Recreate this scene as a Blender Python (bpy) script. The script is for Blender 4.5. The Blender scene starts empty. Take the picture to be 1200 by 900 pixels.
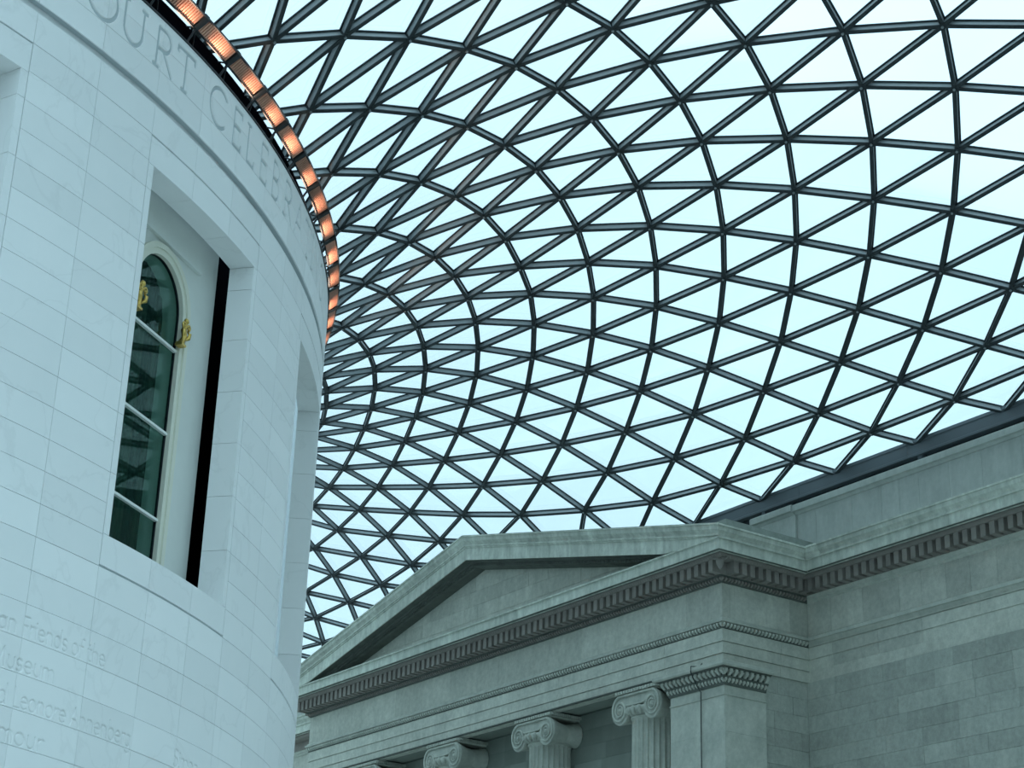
import bpy, math, random
import numpy as np
from mathutils import Vector, Matrix

R = math.radians
random.seed(7)
rng = np.random.default_rng(7)
SC = bpy.context.scene
COL = SC.collection

# ------------------------------------------------------------------ camera
FPX, YAW, PITCH, ROLL = 2151.0, R(34.622), R(22.913), R(1.896)
CAM = Vector((1.722, -44.139, 1.65))
fw = Vector((math.sin(YAW)*math.cos(PITCH), math.cos(YAW)*math.cos(PITCH), math.sin(PITCH)))
rt = Vector((math.cos(YAW), -math.sin(YAW), 0.0))
up = rt.cross(fw)
rt2 = rt*math.cos(ROLL) + up*math.sin(ROLL)
up2 = up*math.cos(ROLL) - rt*math.sin(ROLL)
cam = bpy.data.objects.new('camera', bpy.data.cameras.new('camera'))
COL.objects.link(cam)
cam.data.sensor_width = 36.0
cam.data.lens = FPX*36.0/1200.0
cam.data.clip_end = 500
M = Matrix((rt2, up2, -fw)).transposed().to_4x4()
M.translation = CAM
cam.matrix_world = M
SC.camera = cam

# ------------------------------------------------------------------ sky and light
W = bpy.data.worlds.new('sky'); SC.world = W; W.use_nodes = True
nt = W.node_tree; nt.nodes.clear()
def wn(t, **kw):
    n = nt.nodes.new(t)
    for k, v in kw.items(): setattr(n, k, v)
    return n
wout = wn('ShaderNodeOutputWorld'); wbg = wn('ShaderNodeBackground')
wtc = wn('ShaderNodeTexCoord'); wsep = wn('ShaderNodeSeparateXYZ')
wramp = wn('ShaderNodeMapRange')
wramp.inputs['From Min'].default_value = 0.0; wramp.inputs['From Max'].default_value = 1.0
wramp.inputs['To Min'].default_value = 0.68; wramp.inputs['To Max'].default_value = 1.58
wnoise = wn('ShaderNodeTexNoise'); wnoise.inputs['Scale'].default_value = 3.2
wnoise.inputs['Detail'].default_value = 4.0; wnoise.inputs['Roughness'].default_value = 0.55
wcr = wn('ShaderNodeValToRGB')
wcr.color_ramp.elements[0].position = 0.34; wcr.color_ramp.elements[0].color = (0.51, 0.74, 0.905, 1)
wcr.color_ramp.elements[1].position = 0.58; wcr.color_ramp.elements[1].color = (0.565, 0.86, 0.97, 1)
wmul = wn('ShaderNodeVectorMath', operation='SCALE')
nt.links.new(wtc.outputs['Generated'], wsep.inputs[0])
wpow = wn('ShaderNodeMath', operation='POWER'); wpow.inputs[1].default_value = 2.5; wpow.use_clamp = True
nt.links.new(wsep.outputs['Z'], wpow.inputs[0]); nt.links.new(wpow.outputs[0], wramp.inputs['Value'])
nt.links.new(wtc.outputs['Generated'], wnoise.inputs['Vector'])
nt.links.new(wnoise.outputs['Fac'], wcr.inputs['Fac'])
nt.links.new(wcr.outputs['Color'], wmul.inputs[0])
nt.links.new(wramp.outputs['Result'], wmul.inputs['Scale'])
nt.links.new(wmul.outputs['Vector'], wbg.inputs['Color'])
wbg.inputs['Strength'].default_value = 1.0
nt.links.new(wbg.outputs[0], wout.inputs[0])

VS = SC.view_settings
VS.view_transform = 'Standard'; VS.look = 'None'; VS.gamma = 1.0; VS.use_curve_mapping = False
VS.exposure = 1.04

# ------------------------------------------------------------------ materials
def mat(name, base, rough=0.85, metallic=0.0, var=0.0, scale=2.0, dark=None, streak=0.0,
        bump=0.0, bscale=40.0, rand=0.0, spec=0.3, vein=0.0, mott=0.0):
    m = bpy.data.materials.new(name); m.use_nodes = True
    t = m.node_tree; b = t.nodes['Principled BSDF']
    b.inputs['Roughness'].default_value = rough
    b.inputs['Metallic'].default_value = metallic
    b.inputs['Specular IOR Level'].default_value = spec
    b.inputs['Base Color'].default_value = (*base, 1)
    L = t.links.new
    col = None
    geo = t.nodes.new('ShaderNodeNewGeometry')
    if var > 0:
        n = t.nodes.new('ShaderNodeTexNoise'); n.inputs['Scale'].default_value = scale
        n.inputs['Detail'].default_value = 6; n.inputs['Roughness'].default_value = 0.62
        L(geo.outputs['Position'], n.inputs['Vector'])
        cr = t.nodes.new('ShaderNodeValToRGB')
        d = dark or tuple(c*0.6 for c in base)
        cr.color_ramp.elements[0].position = 0.30; cr.color_ramp.elements[0].color = (*[base[k]*(1-var)+d[k]*var for k in range(3)], 1)
        cr.color_ramp.elements[1].position = 0.66; cr.color_ramp.elements[1].color = (*base, 1)
        L(n.outputs['Fac'], cr.inputs['Fac']); col = cr.outputs['Color']
    def mul(c, facsock, lo, hi, frm=(0.0, 1.0)):
        mr = t.nodes.new('ShaderNodeMapRange')
        mr.inputs['From Min'].default_value, mr.inputs['From Max'].default_value = frm
        mr.inputs['To Min'].default_value = lo; mr.inputs['To Max'].default_value = hi
        L(facsock, mr.inputs['Value'])
        vm = t.nodes.new('ShaderNodeVectorMath'); vm.operation = 'SCALE'
        if c is None: vm.inputs[0].default_value = base
        else: L(c, vm.inputs[0])
        L(mr.outputs['Result'], vm.inputs['Scale'])
        return vm.outputs['Vector']
    if streak > 0:
        mp = t.nodes.new('ShaderNodeMapping'); mp.inputs['Scale'].default_value = (2.6, 2.6, 0.7)
        L(geo.outputs['Position'], mp.inputs['Vector'])
        n2 = t.nodes.new('ShaderNodeTexNoise'); n2.inputs['Scale'].default_value = 1.6
        n2.inputs['Detail'].default_value = 5; n2.inputs['Roughness'].default_value = 0.6
        L(mp.outputs[0], n2.inputs['Vector'])
        col = mul(col, n2.outputs['Fac'], 1-streak, 1+streak*0.35, (0.3, 0.7))
    if vein > 0:
        wv = t.nodes.new('ShaderNodeTexNoise'); wv.inputs['Scale'].default_value = 0.55
        wv.inputs['Detail'].default_value = 8; wv.inputs['Distortion'].default_value = 0.5
        L(geo.outputs['Position'], wv.inputs['Vector'])
        ab = t.nodes.new('ShaderNodeMath'); ab.operation = 'SUBTRACT'; ab.inputs[1].default_value = 0.5
        L(wv.outputs['Fac'], ab.inputs[0])
        ab2 = t.nodes.new('ShaderNodeMath'); ab2.operation = 'ABSOLUTE'; L(ab.outputs[0], ab2.inputs[0])
        col = mul(col, ab2.outputs[0], 1-vein, 1.0, (0.0, 0.012))
    if mott > 0:
        n3 = t.nodes.new('ShaderNodeTexNoise'); n3.inputs['Scale'].default_value = 7.0
        n3.inputs['Detail'].default_value = 8; n3.inputs['Roughness'].default_value = 0.75
        L(geo.outputs['Position'], n3.inputs['Vector'])
        col = mul(col, n3.outputs['Fac'], 1-mott, 1+mott*0.6, (0.35, 0.65))
    if rand > 0:
        oi = t.nodes.new('ShaderNodeObjectInfo')
        col = mul(col, oi.outputs['Random'], 1-rand, 1+rand*0.6)
    if col is not None: L(col, b.inputs['Base Color'])
    if bump > 0:
        nb = t.nodes.new('ShaderNodeTexNoise'); nb.inputs['Scale'].default_value = bscale
        nb.inputs['Detail'].default_value = 4
        L(geo.outputs['Position'], nb.inputs['Vector'])
        bp = t.nodes.new('ShaderNodeBump'); bp.inputs['Strength'].default_value = bump; bp.inputs['Distance'].default_value = 0.02
        L(nb.outputs['Fac'], bp.inputs['Height']); L(bp.outputs[0], b.inputs['Normal'])
    return m

PALE = mat('pale_limestone', (0.87, 0.865, 0.87), 0.75, var=0.10, scale=1.4, dark=(0.66, 0.72, 0.74), rand=0.045, vein=0.05, bump=0.04, bscale=60)
PALE_CORE = mat('joint_stone', (0.50, 0.54, 0.56), 0.9)
JOINT = mat('dark_grey_mortar', (0.36, 0.38, 0.38), 0.95)  # dark grey joint mortar
PLASTER = mat('cream_plaster', (0.72, 0.74, 0.71), 0.8, var=0.12, scale=2.0)
VOID = mat('black_void', (0.004, 0.004, 0.006), 1.0, spec=0.0)
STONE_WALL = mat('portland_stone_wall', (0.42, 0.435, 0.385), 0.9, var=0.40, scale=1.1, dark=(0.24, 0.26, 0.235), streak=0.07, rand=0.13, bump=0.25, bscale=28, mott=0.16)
STONE = mat('portland_stone', (0.54, 0.545, 0.475), 0.9, mott=0.16, var=0.40, scale=1.1, dark=(0.29, 0.305, 0.275), streak=0.10, rand=0.13, bump=0.25, bscale=28)
STONE_TRIM = mat('portland_stone_trim', (0.53, 0.54, 0.475), 0.9, mott=0.12, var=0.4, scale=1.7, dark=(0.25, 0.28, 0.25), streak=0.09, rand=0.08, bump=0.22, bscale=30)
STONE_CLEAN = mat('cleaned_parapet_stone', (0.48, 0.505, 0.47), 0.9, mott=0.08, var=0.22, scale=1.2, streak=0.12, rand=0.08, bump=0.15)
CORNICE = mat('pale_cornice_stone', (0.62, 0.645, 0.57), 0.9, mott=0.12, var=0.45, scale=1.3, dark=(0.38, 0.43, 0.365), streak=0.30, rand=0.12, bump=0.22, bscale=30)  # lighter than the frieze and architrave stone
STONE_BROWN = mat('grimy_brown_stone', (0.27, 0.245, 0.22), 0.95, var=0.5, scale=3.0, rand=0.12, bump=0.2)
STONE_MOSS = mat('weathered_green_stone', (0.27, 0.30, 0.27), 0.95, var=0.6, scale=5.0, bump=0.4)
STEEL = mat('grey_painted_steel', (0.27, 0.30, 0.315), 0.45, var=0.15, scale=3.0, spec=0.5)
GASKET = mat('black_gasket', (0.03, 0.038, 0.042), 0.6)
BEAM = mat('slate_grey_beam_paint', (0.115, 0.135, 0.15), 0.5, var=0.12, scale=2.0)
BLACKMETAL = mat('black_metal', (0.018, 0.022, 0.027), 0.45, spec=0.4)
COPPER = mat('copper_slats', (0.82, 0.45, 0.34), 0.42, metallic=0.75, var=0.35, scale=9.0, dark=(0.55, 0.22, 0.15), rand=0.35)
COPPER_DARK = mat('dark_copper', (0.30, 0.11, 0.07), 0.6, metallic=0.4)
CREAM = mat('cream_painted_moulding', (0.74, 0.73, 0.63), 0.6)
STONE_DIM = mat('shade_darkened_inner_stone', (0.25, 0.275, 0.24), 0.92, var=0.4, scale=1.2, dark=(0.15, 0.165, 0.145), rand=0.22, bump=0.2)  # colour darkened to imitate shade inside the portico
SOOT_SHADE = mat('soot_and_shade_dark_stone', (0.13, 0.14, 0.122), 0.95, var=0.5, scale=2.5, dark=(0.05, 0.06, 0.052), bump=0.2)  # black crust on cornice soffits; elsewhere shade painted into recesses and soffit
GILT = mat('gilt_metal', (0.78, 0.55, 0.16), 0.3, metallic=0.9, var=0.5, scale=14.0, dark=(0.10, 0.055, 0.01))
WHITEBAR = mat('white_glazing_bar', (0.80, 0.82, 0.79), 0.5)
REFLECTION_TONES = [mat('painted_reflection_teal', (0.045, 0.075, 0.07), 0.9), mat('painted_reflection_navy', (0.012, 0.020, 0.036), 0.9), mat('painted_reflection_green', (0.075, 0.11, 0.095), 0.9)]  # dark tones standing in for reflections in the panes
FLOOR = mat('pale_floor_stone', (0.62, 0.62, 0.60), 0.6, var=0.15, scale=0.8)
CABLE = mat('dark_cable', (0.03, 0.035, 0.035), 0.6)

def glassmat(name, tint, gloss, rough=0.02):
    m = bpy.data.materials.new(name); m.use_nodes = True
    t = m.node_tree; t.nodes.clear()
    o = t.nodes.new('ShaderNodeOutputMaterial'); mx = t.nodes.new('ShaderNodeMixShader')
    tr = t.nodes.new('ShaderNodeBsdfTransparent'); gl = t.nodes.new('ShaderNodeBsdfGlossy')
    tr.inputs['Color'].default_value = (*tint, 1); gl.inputs['Roughness'].default_value = rough
    fr = t.nodes.new('ShaderNodeFresnel'); fr.inputs['IOR'].default_value = 1.45
    mu = t.nodes.new('ShaderNodeMath'); mu.operation = 'MULTIPLY'; mu.inputs[1].default_value = gloss
    t.links.new(fr.outputs[0], mu.inputs[0]); t.links.new(mu.outputs[0], mx.inputs[0])
    t.links.new(tr.outputs[0], mx.inputs[1]); t.links.new(gl.outputs[0], mx.inputs[2])
    t.links.new(mx.outputs[0], o.inputs[0])
    return m
ROOFGLASS = glassmat('fritted_roof_glass', (0.975, 0.985, 0.985), 0.25, 0.1)
WINGLASS = glassmat('dark_window_glass', (0.62, 0.76, 0.72), 0.10, 0.0)

# ------------------------------------------------------------------ helpers
def mesh(name, verts, faces, smooth=False):
    me = bpy.data.meshes.new(name)
    me.from_pydata([tuple(v) for v in verts], [], faces)
    me.update()
    if smooth:
        me.polygons.foreach_set('use_smooth', [True]*len(me.polygons))
    return me
def obj(name, me, m, parent=None, kind=None, label=None, cat=None, group=None, loc=None):
    o = bpy.data.objects.new(name, me)
    COL.objects.link(o)
    if m is not None and me is not None and not me.materials: me.materials.append(m)
    if parent is not None: o.parent = parent
    if loc is not None: o.location = loc
    if kind: o['kind'] = kind
    if label: o['label'] = label
    if cat: o['category'] = cat
    if group: o['group'] = group
    return o
def empty(name, loc=(0, 0, 0), **kw):
    o = obj(name, None, None, loc=loc, **kw); o.empty_display_size = 0.3
    return o
class MB:
    """collects simple shapes and links them as ONE mesh object"""
    def __init__(s): s.v = []; s.f = []
    def add(s, v, f):
        b = len(s.v); s.v += [tuple(p) for p in v]; s.f += [tuple(b+i for i in q) for q in f]; return s
    def box(s, x0, x1, y0, y1, z0, z1):
        v = [(x, y, z) for x in (x0, x1) for y in (y0, y1) for z in (z0, z1)]
        return s.add(v, BOXF)
    def build(s, name, m, parent=None, smooth=False, **kw):
        return obj(name, mesh(name, s.v, s.f, smooth), m, parent, **kw)
BOXF = [(0, 1, 3, 2), (4, 6, 7, 5), (0, 4, 5, 1), (2, 3, 7, 6), (0, 2, 6, 4), (1, 5, 7, 3)]
def polar(r, th, z): return (r*math.cos(R(th)), r*math.sin(R(th)), z)
def curved(r0, r1, t0, t1, z0, z1, n=3):
    """block of a cylindrical wall"""
    v = []; f = []
    for k in range(n+1):
        t = t0+(t1-t0)*k/n
        v += [polar(r0, t, z0), polar(r1, t, z0), polar(r1, t, z1), polar(r0, t, z1)]
    for k in range(n):
        a, b = 4*k, 4*k+4
        f += [(a+1, b+1, b+2, a+2), (a+2, b+2, b+3, a+3), (a+3, b+3, b, a), (a, b, b+1, a+1)]
    f += [(0, 1, 2, 3), (4*n+3, 4*n+2, 4*n+1, 4*n)]
    return v, f
def lathe_ring(prof, t0, t1, n, closed=True):
    """profile [(r,z)] swept round the drum axis"""
    v = []; f = []; m = len(prof)
    for k in range(n+1):
        t = t0+(t1-t0)*k/n
        v += [polar(r, t, z) for r, z in prof]
    for k in range(n):
        for q in range(m if closed else m-1):
            a, b = k*m+q, k*m+(q+1) % m
            f.append((a, b, b+m, a+m))
    return v, f
def tube(pts, rad, n=6):
    pts = [Vector(p) for p in pts]; v = []; f = []
    ref = Vector((0.3, 0.5, 0.81))
    for k, p in enumerate(pts):
        d = (pts[min(k+1, len(pts)-1)]-pts[max(k-1, 0)]).normalized()
        a = d.cross(ref).normalized(); b = d.cross(a)
        rr = rad[k] if isinstance(rad, (list, tuple)) else rad
        v += [p+(a*math.cos(2*math.pi*q/n)+b*math.sin(2*math.pi*q/n))*rr for q in range(n)]
    for k in range(len(pts)-1):
        for q in range(n):
            f.append((k*n+q, k*n+(q+1) % n, (k+1)*n+(q+1) % n, (k+1)*n+q))
    f.append(tuple(range(n))); f.append(tuple(range((len(pts)-1)*n, len(pts)*n)))
    return v, f

# ================================================================== SETTING: floor and the walls of the court out of view
MB().box(-37, 37, -46.5, 51.5, -0.3, 0.0).build('floor', FLOOR, kind='structure')
MB().box(-37, 38, -47.5, -46.05, 0, 19.2).build('wall_south', STONE_CLEAN, kind='structure')
MB().box(-37, 38, 51.15, 52.5, 0, 19.2).build('wall_north', STONE, kind='structure')
MB().box(-38, -36.65, -47.5, 52.5, 0, 19.2).build('wall_west', STONE_CLEAN, kind='structure')

# ================================================================== DRUM (left)
RD = 22.4
drum = empty('wall_left', kind='structure', label='pale curved stone drum filling the left of the court', )
CEN = [-71.4, -53.4, -35.4]            # window axes in degrees
CO = 0.4925                            # course height
Z0, Z1 = 9.585, 16.975                 # bottom and top of window surrounds
HF, HO = 5.27, 4.86                    # half width of surround / opening in degrees
ZO0, ZO1 = 10.10, 16.45                # opening
TL, TR = -80.4, -26.4
G = 0.011                              # half joint in degrees
GZ = 0.004
core = MB()
RC = RD-0.02
def addc(m, *a, **k): m.add(*curved(*a, **k))
addc(core, 21.95, RC, TR, TR+306.0, 0, 19.12, n=90)
addc(core, 21.95, RC, TL, TR, 0, ZO0-0.02, n=18)
addc(core, 21.95, RC, TL, TR, ZO1+0.02, 17.53, n=18)
groove = MB(); addc(groove, 22.0, RD-0.11, TL, TR, 17.50, 17.72, n=18); groove.build('groove_band', PALE, drum)
addc(core, 21.95, RC, TL, TR, 17.70, 19.12, n=18)
for c in CEN:
    addc(core, 21.95, RC, c+HO+0.05, c+9, ZO0-0.02, ZO1+0.02, n=3)
    addc(core, 21.95, RC, c-9, c-HO-0.05, ZO0-0.02, ZO1+0.02, n=3)
core.build('drum_core', PALE_CORE, drum)
addc2 = MB(); addc2.add(*curved(20.3, 20.6, TL, TR, 6, 19.0, n=18)); addc2.build('black_void_backing', VOID, drum)  # black sheet standing in for the dark of the void

def panel(name, t0, t1, z0, z1, r0=RC-0.04, r1=RD, n=4):
    MBo = MB(); MBo.add(*curved(r0, r1, t0+G, t1-G, z0+GZ, z1-GZ, n=n))
    return MBo.build(name, PALE, drum)
cols_full = []
for c in CEN:
    cols_full += [(c-9, c-HF), (c-HF, c-1.765), (c-1.765, c+1.765), (c+1.765, c+HF), (c+HF, c+9)]
VIS = [(a, b) for a, b in cols_full if a > -77 and b < -26.3]
# --- inscriptions: strokes cut into the stone
def arc(cx, cy, rx, ry, a0, a1, n=14):
    return [(cx+rx*math.cos(R(a0+(a1-a0)*k/n)), cy+ry*math.sin(R(a0+(a1-a0)*k/n))) for k in range(n+1)]
CAPS = {   # polylines in units of the cap height, advance width
 'C': ([arc(.46, .5, .46, .5, 48, 312, 20)], .84), 'O': ([arc(.5, .5, .5, .5, 0, 360, 26)], 1.08),
 'U': ([[(.1, 1), (.1, .36)] + arc(.43, .36, .33, .36, 180, 360, 12) + [(.76, 1)], [(0, 1), (.2, 1)], [(.68, 1), (.86, 1)]], .95),
 'R': ([[(.12, 0), (.12, 1), (.34, 1)] + arc(.36, .74, .26, .26, 90, -90, 10) + [(.12, .48)], [(.34, .48), (.74, 0)], [(.02, 0), (.22, 0)]], .82),
 'T': ([[(.02, .88), (.02, 1), (.76, 1), (.76, .88)], [(.39, 1), (.39, 0)], [(.29, 0), (.49, 0)]], .84),
 'E': ([[(.52, .88), (.52, 1), (.1, 1), (.1, 0), (.54, 0), (.54, .12)], [(.1, .52), (.42, .52)]], .66),
 'L': ([[(.1, 1), (.1, 0), (.52, 0), (.52, .13)], [(0, 1), (.2, 1)]], .62),
 'B': ([[(.1, 0), (.1, 1), (.3, 1)] + arc(.3, .76, .22, .24, 90, -90, 10) + [(.1, .52)], [(.3, .52)] + arc(.32, .26, .26, .26, 90, -90, 10) + [(.1, 0)]], .72),
 'A': ([[(0, 0), (.4, 1), (.8, 0)], [(.16, .38), (.64, .38)]], .9), 'I': ([[(.12, 0), (.12, 1)], [(.02, 0), (.22, 0)], [(.02, 1), (.22, 1)]], .36),
 'N': ([[(.1, 0), (.1, 1), (.8, 0), (.8, 1)]], 1.0), 'G': ([arc(.48, .5, .48, .5, 50, 310, 20) + [(.86, .12), (.86, .44)]], 1.0),
 ' ': ([], .5)}
LOW = {
 'a': ([arc(.2, .2, .19, .2, 20, 340, 12), [(.4, .44), (.4, 0)], arc(.2, .3, .2, .14, 150, 20, 6)], .52), 'b': ([[(.06, .72), (.06, 0)], arc(.26, .22, .2, .22, 180, -180, 14)], .54),
 'c': ([arc(.22, .22, .21, .22, 45, 315, 12)], .46), 'd': ([[(.42, .72), (.42, 0)], arc(.22, .22, .2, .22, 0, 360, 14)], .54),
 'e': ([[(.04, .24), (.42, .24)] + arc(.23, .22, .2, .22, 5, 310, 12)], .5), 'f': ([[(.1, 0), (.1, .55)] + arc(.24, .55, .14, .16, 180, 60, 6), [(0, .42), (.24, .42)]], .32),
 'g': ([arc(.22, .22, .2, .22, 0, 360, 14), [(.42, .42), (.42, -.1)] + arc(.22, -.1, .2, .14, 0, -150, 8)], .54), 'h': ([[(.06, .72), (.06, 0)], [(.06, .26)] + arc(.24, .26, .18, .18, 180, 0, 8) + [(.42, 0)]], .54),
 'i': ([[(.06, 0), (.06, .42)], [(.05, .6), (.08, .6)]], .2), 'm': ([[(.06, .44), (.06, 0)], [(.06, .28)] + arc(.2, .28, .14, .16, 180, 0, 7) + [(.34, 0)], [(.34, .28)] + arc(.48, .28, .14, .16, 180, 0, 7) + [(.62, 0)]], .74),
 'n': ([[(.06, .44), (.06, 0)], [(.06, .26)] + arc(.24, .26, .18, .18, 180, 0, 8) + [(.42, 0)]], .54), 'o': ([arc(.22, .22, .21, .22, 0, 360, 14)], .52),
 'r': ([[(.06, .44), (.06, 0)], [(.06, .26)] + arc(.24, .26, .17, .18, 170, 60, 5)], .34), 's': ([arc(.17, .32, .14, .12, 40, 270, 8) + arc(.17, .11, .15, .11, 90, -150, 8)], .4),
 't': ([[(.12, .6), (.12, .1)] + arc(.22, .1, .1, .1, 180, 300, 5), [(0, .43), (.26, .43)]], .34), 'u': ([[(.06, .44), (.06, .18)] + arc(.22, .18, .16, .18, 180, 360, 8) + [(.38, .44), (.38, 0)]], .5),
 'F': ([[(.1, 0), (.1, .7), (.44, .7)], [(.1, .38), (.36, .38)]], .48), 'M': ([[(.06, 0), (.1, .7), (.34, .1), (.58, .7), (.62, 0)]], .76), 'L': ([[(.1, .7), (.1, 0), (.44, 0)]], .5),
 'A': ([[(0, 0), (.28, .7), (.56, 0)], [(.1, .26), (.46, .26)]], .6), 'S': ([arc(.22, .52, .18, .17, 40, 270, 10) + arc(.22, .18, .2, .18, 90, -150, 10)], .48), ' ': ([], .26)}
STROKES = []   # (polyline [(theta,z)], width, depth)
def inscribe(text, font, th0, zb, h, width, depth, adv=None, thetas=None):
    x = 0.0; k2 = math.degrees(1.0/RD)
    for k, ch in enumerate(text):
        pl, a = font[ch]
        t0 = thetas[k] if thetas else th0+x*h*k2
        for p in pl:
            STROKES.append(([(t0+px*h*k2*(adv or 1), zb+py*h) for px, py in p], width, depth))
        x += a*(adv or 1)
inscribe('COURT', CAPS, 0, 18.235, 0.74, 0.082, 0.13, thetas=[-65.5, -63.7, -61.5, -59.2, -57.5])
inscribe('CELEBRATING', CAPS, 0, 18.235, 0.74, 0.082, 0.13, thetas=[-54.5, -52.3, -50.7, -49.05, -47.35, -45.45, -43.35, -41.25, -39.4, -38.7, -36.5])
SW, SD = 0.032, 0.026
for txt, t0, t1, zb in (('can Friends of the', -64.0, -57.5, 8.15), ('Museum', -63.75, -60.35, 7.65), ('and Leonore Annenberg', -64.1, -55.15, 7.155), ('mour', -62.95, -60.5, 6.66), ('Simon', -51.75, -49.3, 7.155)):
    wid = sum(LOW[c][1] for c in txt)
    h = 0.385
    inscribe(txt, LOW, t0, zb, h, SW, SD, adv=(t1-t0)/(wid*h*math.degrees(1/RD)))
def cut_panel(t0, t1, z0, z1, res=0.009):
    """stone with letters cut into its face as grooves; None when no letter touches it"""
    hits = []
    for pl, w, d in STROKES:
        ts = [p[0] for p in pl]; zs = [p[1] for p in pl]
        if max(ts) > t0 and min(ts) < t1 and max(zs) > z0-0.03 and min(zs) < z1+0.03: hits.append((pl, w, d))
    if not hits: return None
    a, b = t0+G, t1-G; c, d_ = z0+GZ, z1-GZ
    nu = int(R(b-a)*RD/res)+1; nv = int((d_-c)/res)+1
    tt = np.linspace(a, b, nu+1); zz = np.linspace(c, d_, nv+1)
    S = np.radians(tt)*RD
    PS, PZ = np.meshgrid(S, zz)
    dep = np.zeros_like(PS)
    for pl, w, d in hits:
        for (ta, za), (tb, zb) in zip(pl[:-1], pl[1:]):
            sa, sb = R(ta)*RD, R(tb)*RD
            i0 = max(np.searchsorted(S, min(sa, sb)-w)-1, 0); i1 = np.searchsorted(S, max(sa, sb)+w)+1
            k0 = max(np.searchsorted(zz, min(za, zb)-w)-1, 0); k1 = np.searchsorted(zz, max(za, zb)+w)+1
            if i1 <= i0 or k1 <= k0: continue
            ps = PS[k0:k1, i0:i1]; pz = PZ[k0:k1, i0:i1]
            if ps.size == 0: continue
            ds, dz = sb-sa, zb-za; L2 = max(ds*ds+dz*dz, 1e-9)
            u = np.clip(((ps-sa)*ds+(pz-za)*dz)/L2, 0, 1)
            dist = np.hypot(ps-sa-u*ds, pz-za-u*dz)
            dep[k0:k1, i0:i1] = np.maximum(dep[k0:k1, i0:i1], d*np.clip(1-dist/(w/2), 0, 1))
    rr = RD-dep; th = PS/RD
    V = np.stack([rr*np.cos(th), rr*np.sin(th), PZ], -1).reshape(-1, 3)
    idx = np.arange((nv+1)*(nu+1)).reshape(nv+1, nu+1)
    F = np.stack([idx[:-1, :-1], idx[:-1, 1:], idx[1:, 1:], idx[1:, :-1]], -1).reshape(-1, 4)
    # skirts back into the wall
    rim = np.concatenate([idx[0, :], idx[1:, -1], idx[-1, -2::-1], idx[-2:0:-1, 0]])
    rv = V[rim].copy(); hy = np.hypot(rv[:, 0], rv[:, 1]); rv[:, :2] *= ((RC-0.04)/hy)[:, None]
    base = len(V); n = len(rim); q = np.arange(n); q2 = (q+1) % n
    F2 = np.stack([rim[q2], rim[q], base+q, base+q2], -1)
    V = np.concatenate([V, rv]); F = np.concatenate([F, F2])
    me = bpy.data.meshes.new('inscribed_stone')
    me.vertices.add(len(V)); me.vertices.foreach_set('co', V.astype(np.float32).ravel())
    me.loops.add(F.size); me.loops.foreach_set('vertex_index', F.astype(np.int32).ravel())
    me.polygons.add(len(F)); me.polygons.foreach_set('loop_start', np.arange(0, F.size, 4, dtype=np.int32))
    me.update(calc_edges=True)
    return obj('inscribed_stone', me, PALE, drum)
def course(z0, z1, cols):
    for a, b in cols:
        if cut_panel(a, b, z0, z1) is None: panel('stone_panel', a, b, z0, z1)
for k in range(8): course(Z0-(k+1)*CO, Z0-k*CO, VIS)
course(Z1, 17.52, VIS)
zt = [17.70, 18.185, 18.665, 19.14]
for a, b in zip(zt[:-1], zt[1:]): course(a, b, VIS)
for c in CEN:
    for s in (-1, 1):
        a, b = (c-9, c-HF) if s < 0 else (c+HF, c+9)
        if a < -77 or b > -26.3: continue
        for k in range(15): panel('stone_panel', a, b, Z0+k*CO, Z0+(k+1)*CO)
# dark wide joints round the surrounds come from the gap; surrounds:
for c in CEN:
    g2 = 0.022
    xs = [c-HF, c-1.765, c+1.765, c+HF]
    for a, b in zip(xs[:-1], xs[1:]):
        if b < -77: continue
        a2 = a+(g2 if a == xs[0] else 0); b2 = b-(g2 if b == xs[-1] else 0)
        panel('surround_stone', a2, b2, Z0+0.032, ZO0, r0=21.93, n=5)
        panel('surround_stone', a2, b2, ZO1, Z1-0.026, r0=21.93, n=5)
    for s in (-1, 1):
        a, b = (c-HF+g2, c-HO) if s < 0 else (c+HO, c+HF-g2)
        if b < -77: continue
        k = 0; z = ZO0
        zs = [ZO0, 11.07, 12.05, 13.03, 14.01, 15.01, 16.0, ZO1]
        for z, z2 in zip(zs[:-1], zs[1:]):
            panel('jamb_stone', a-G if s > 0 else a, b+G if s < 0 else b, z, z2, r0=21.93, n=1)

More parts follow.
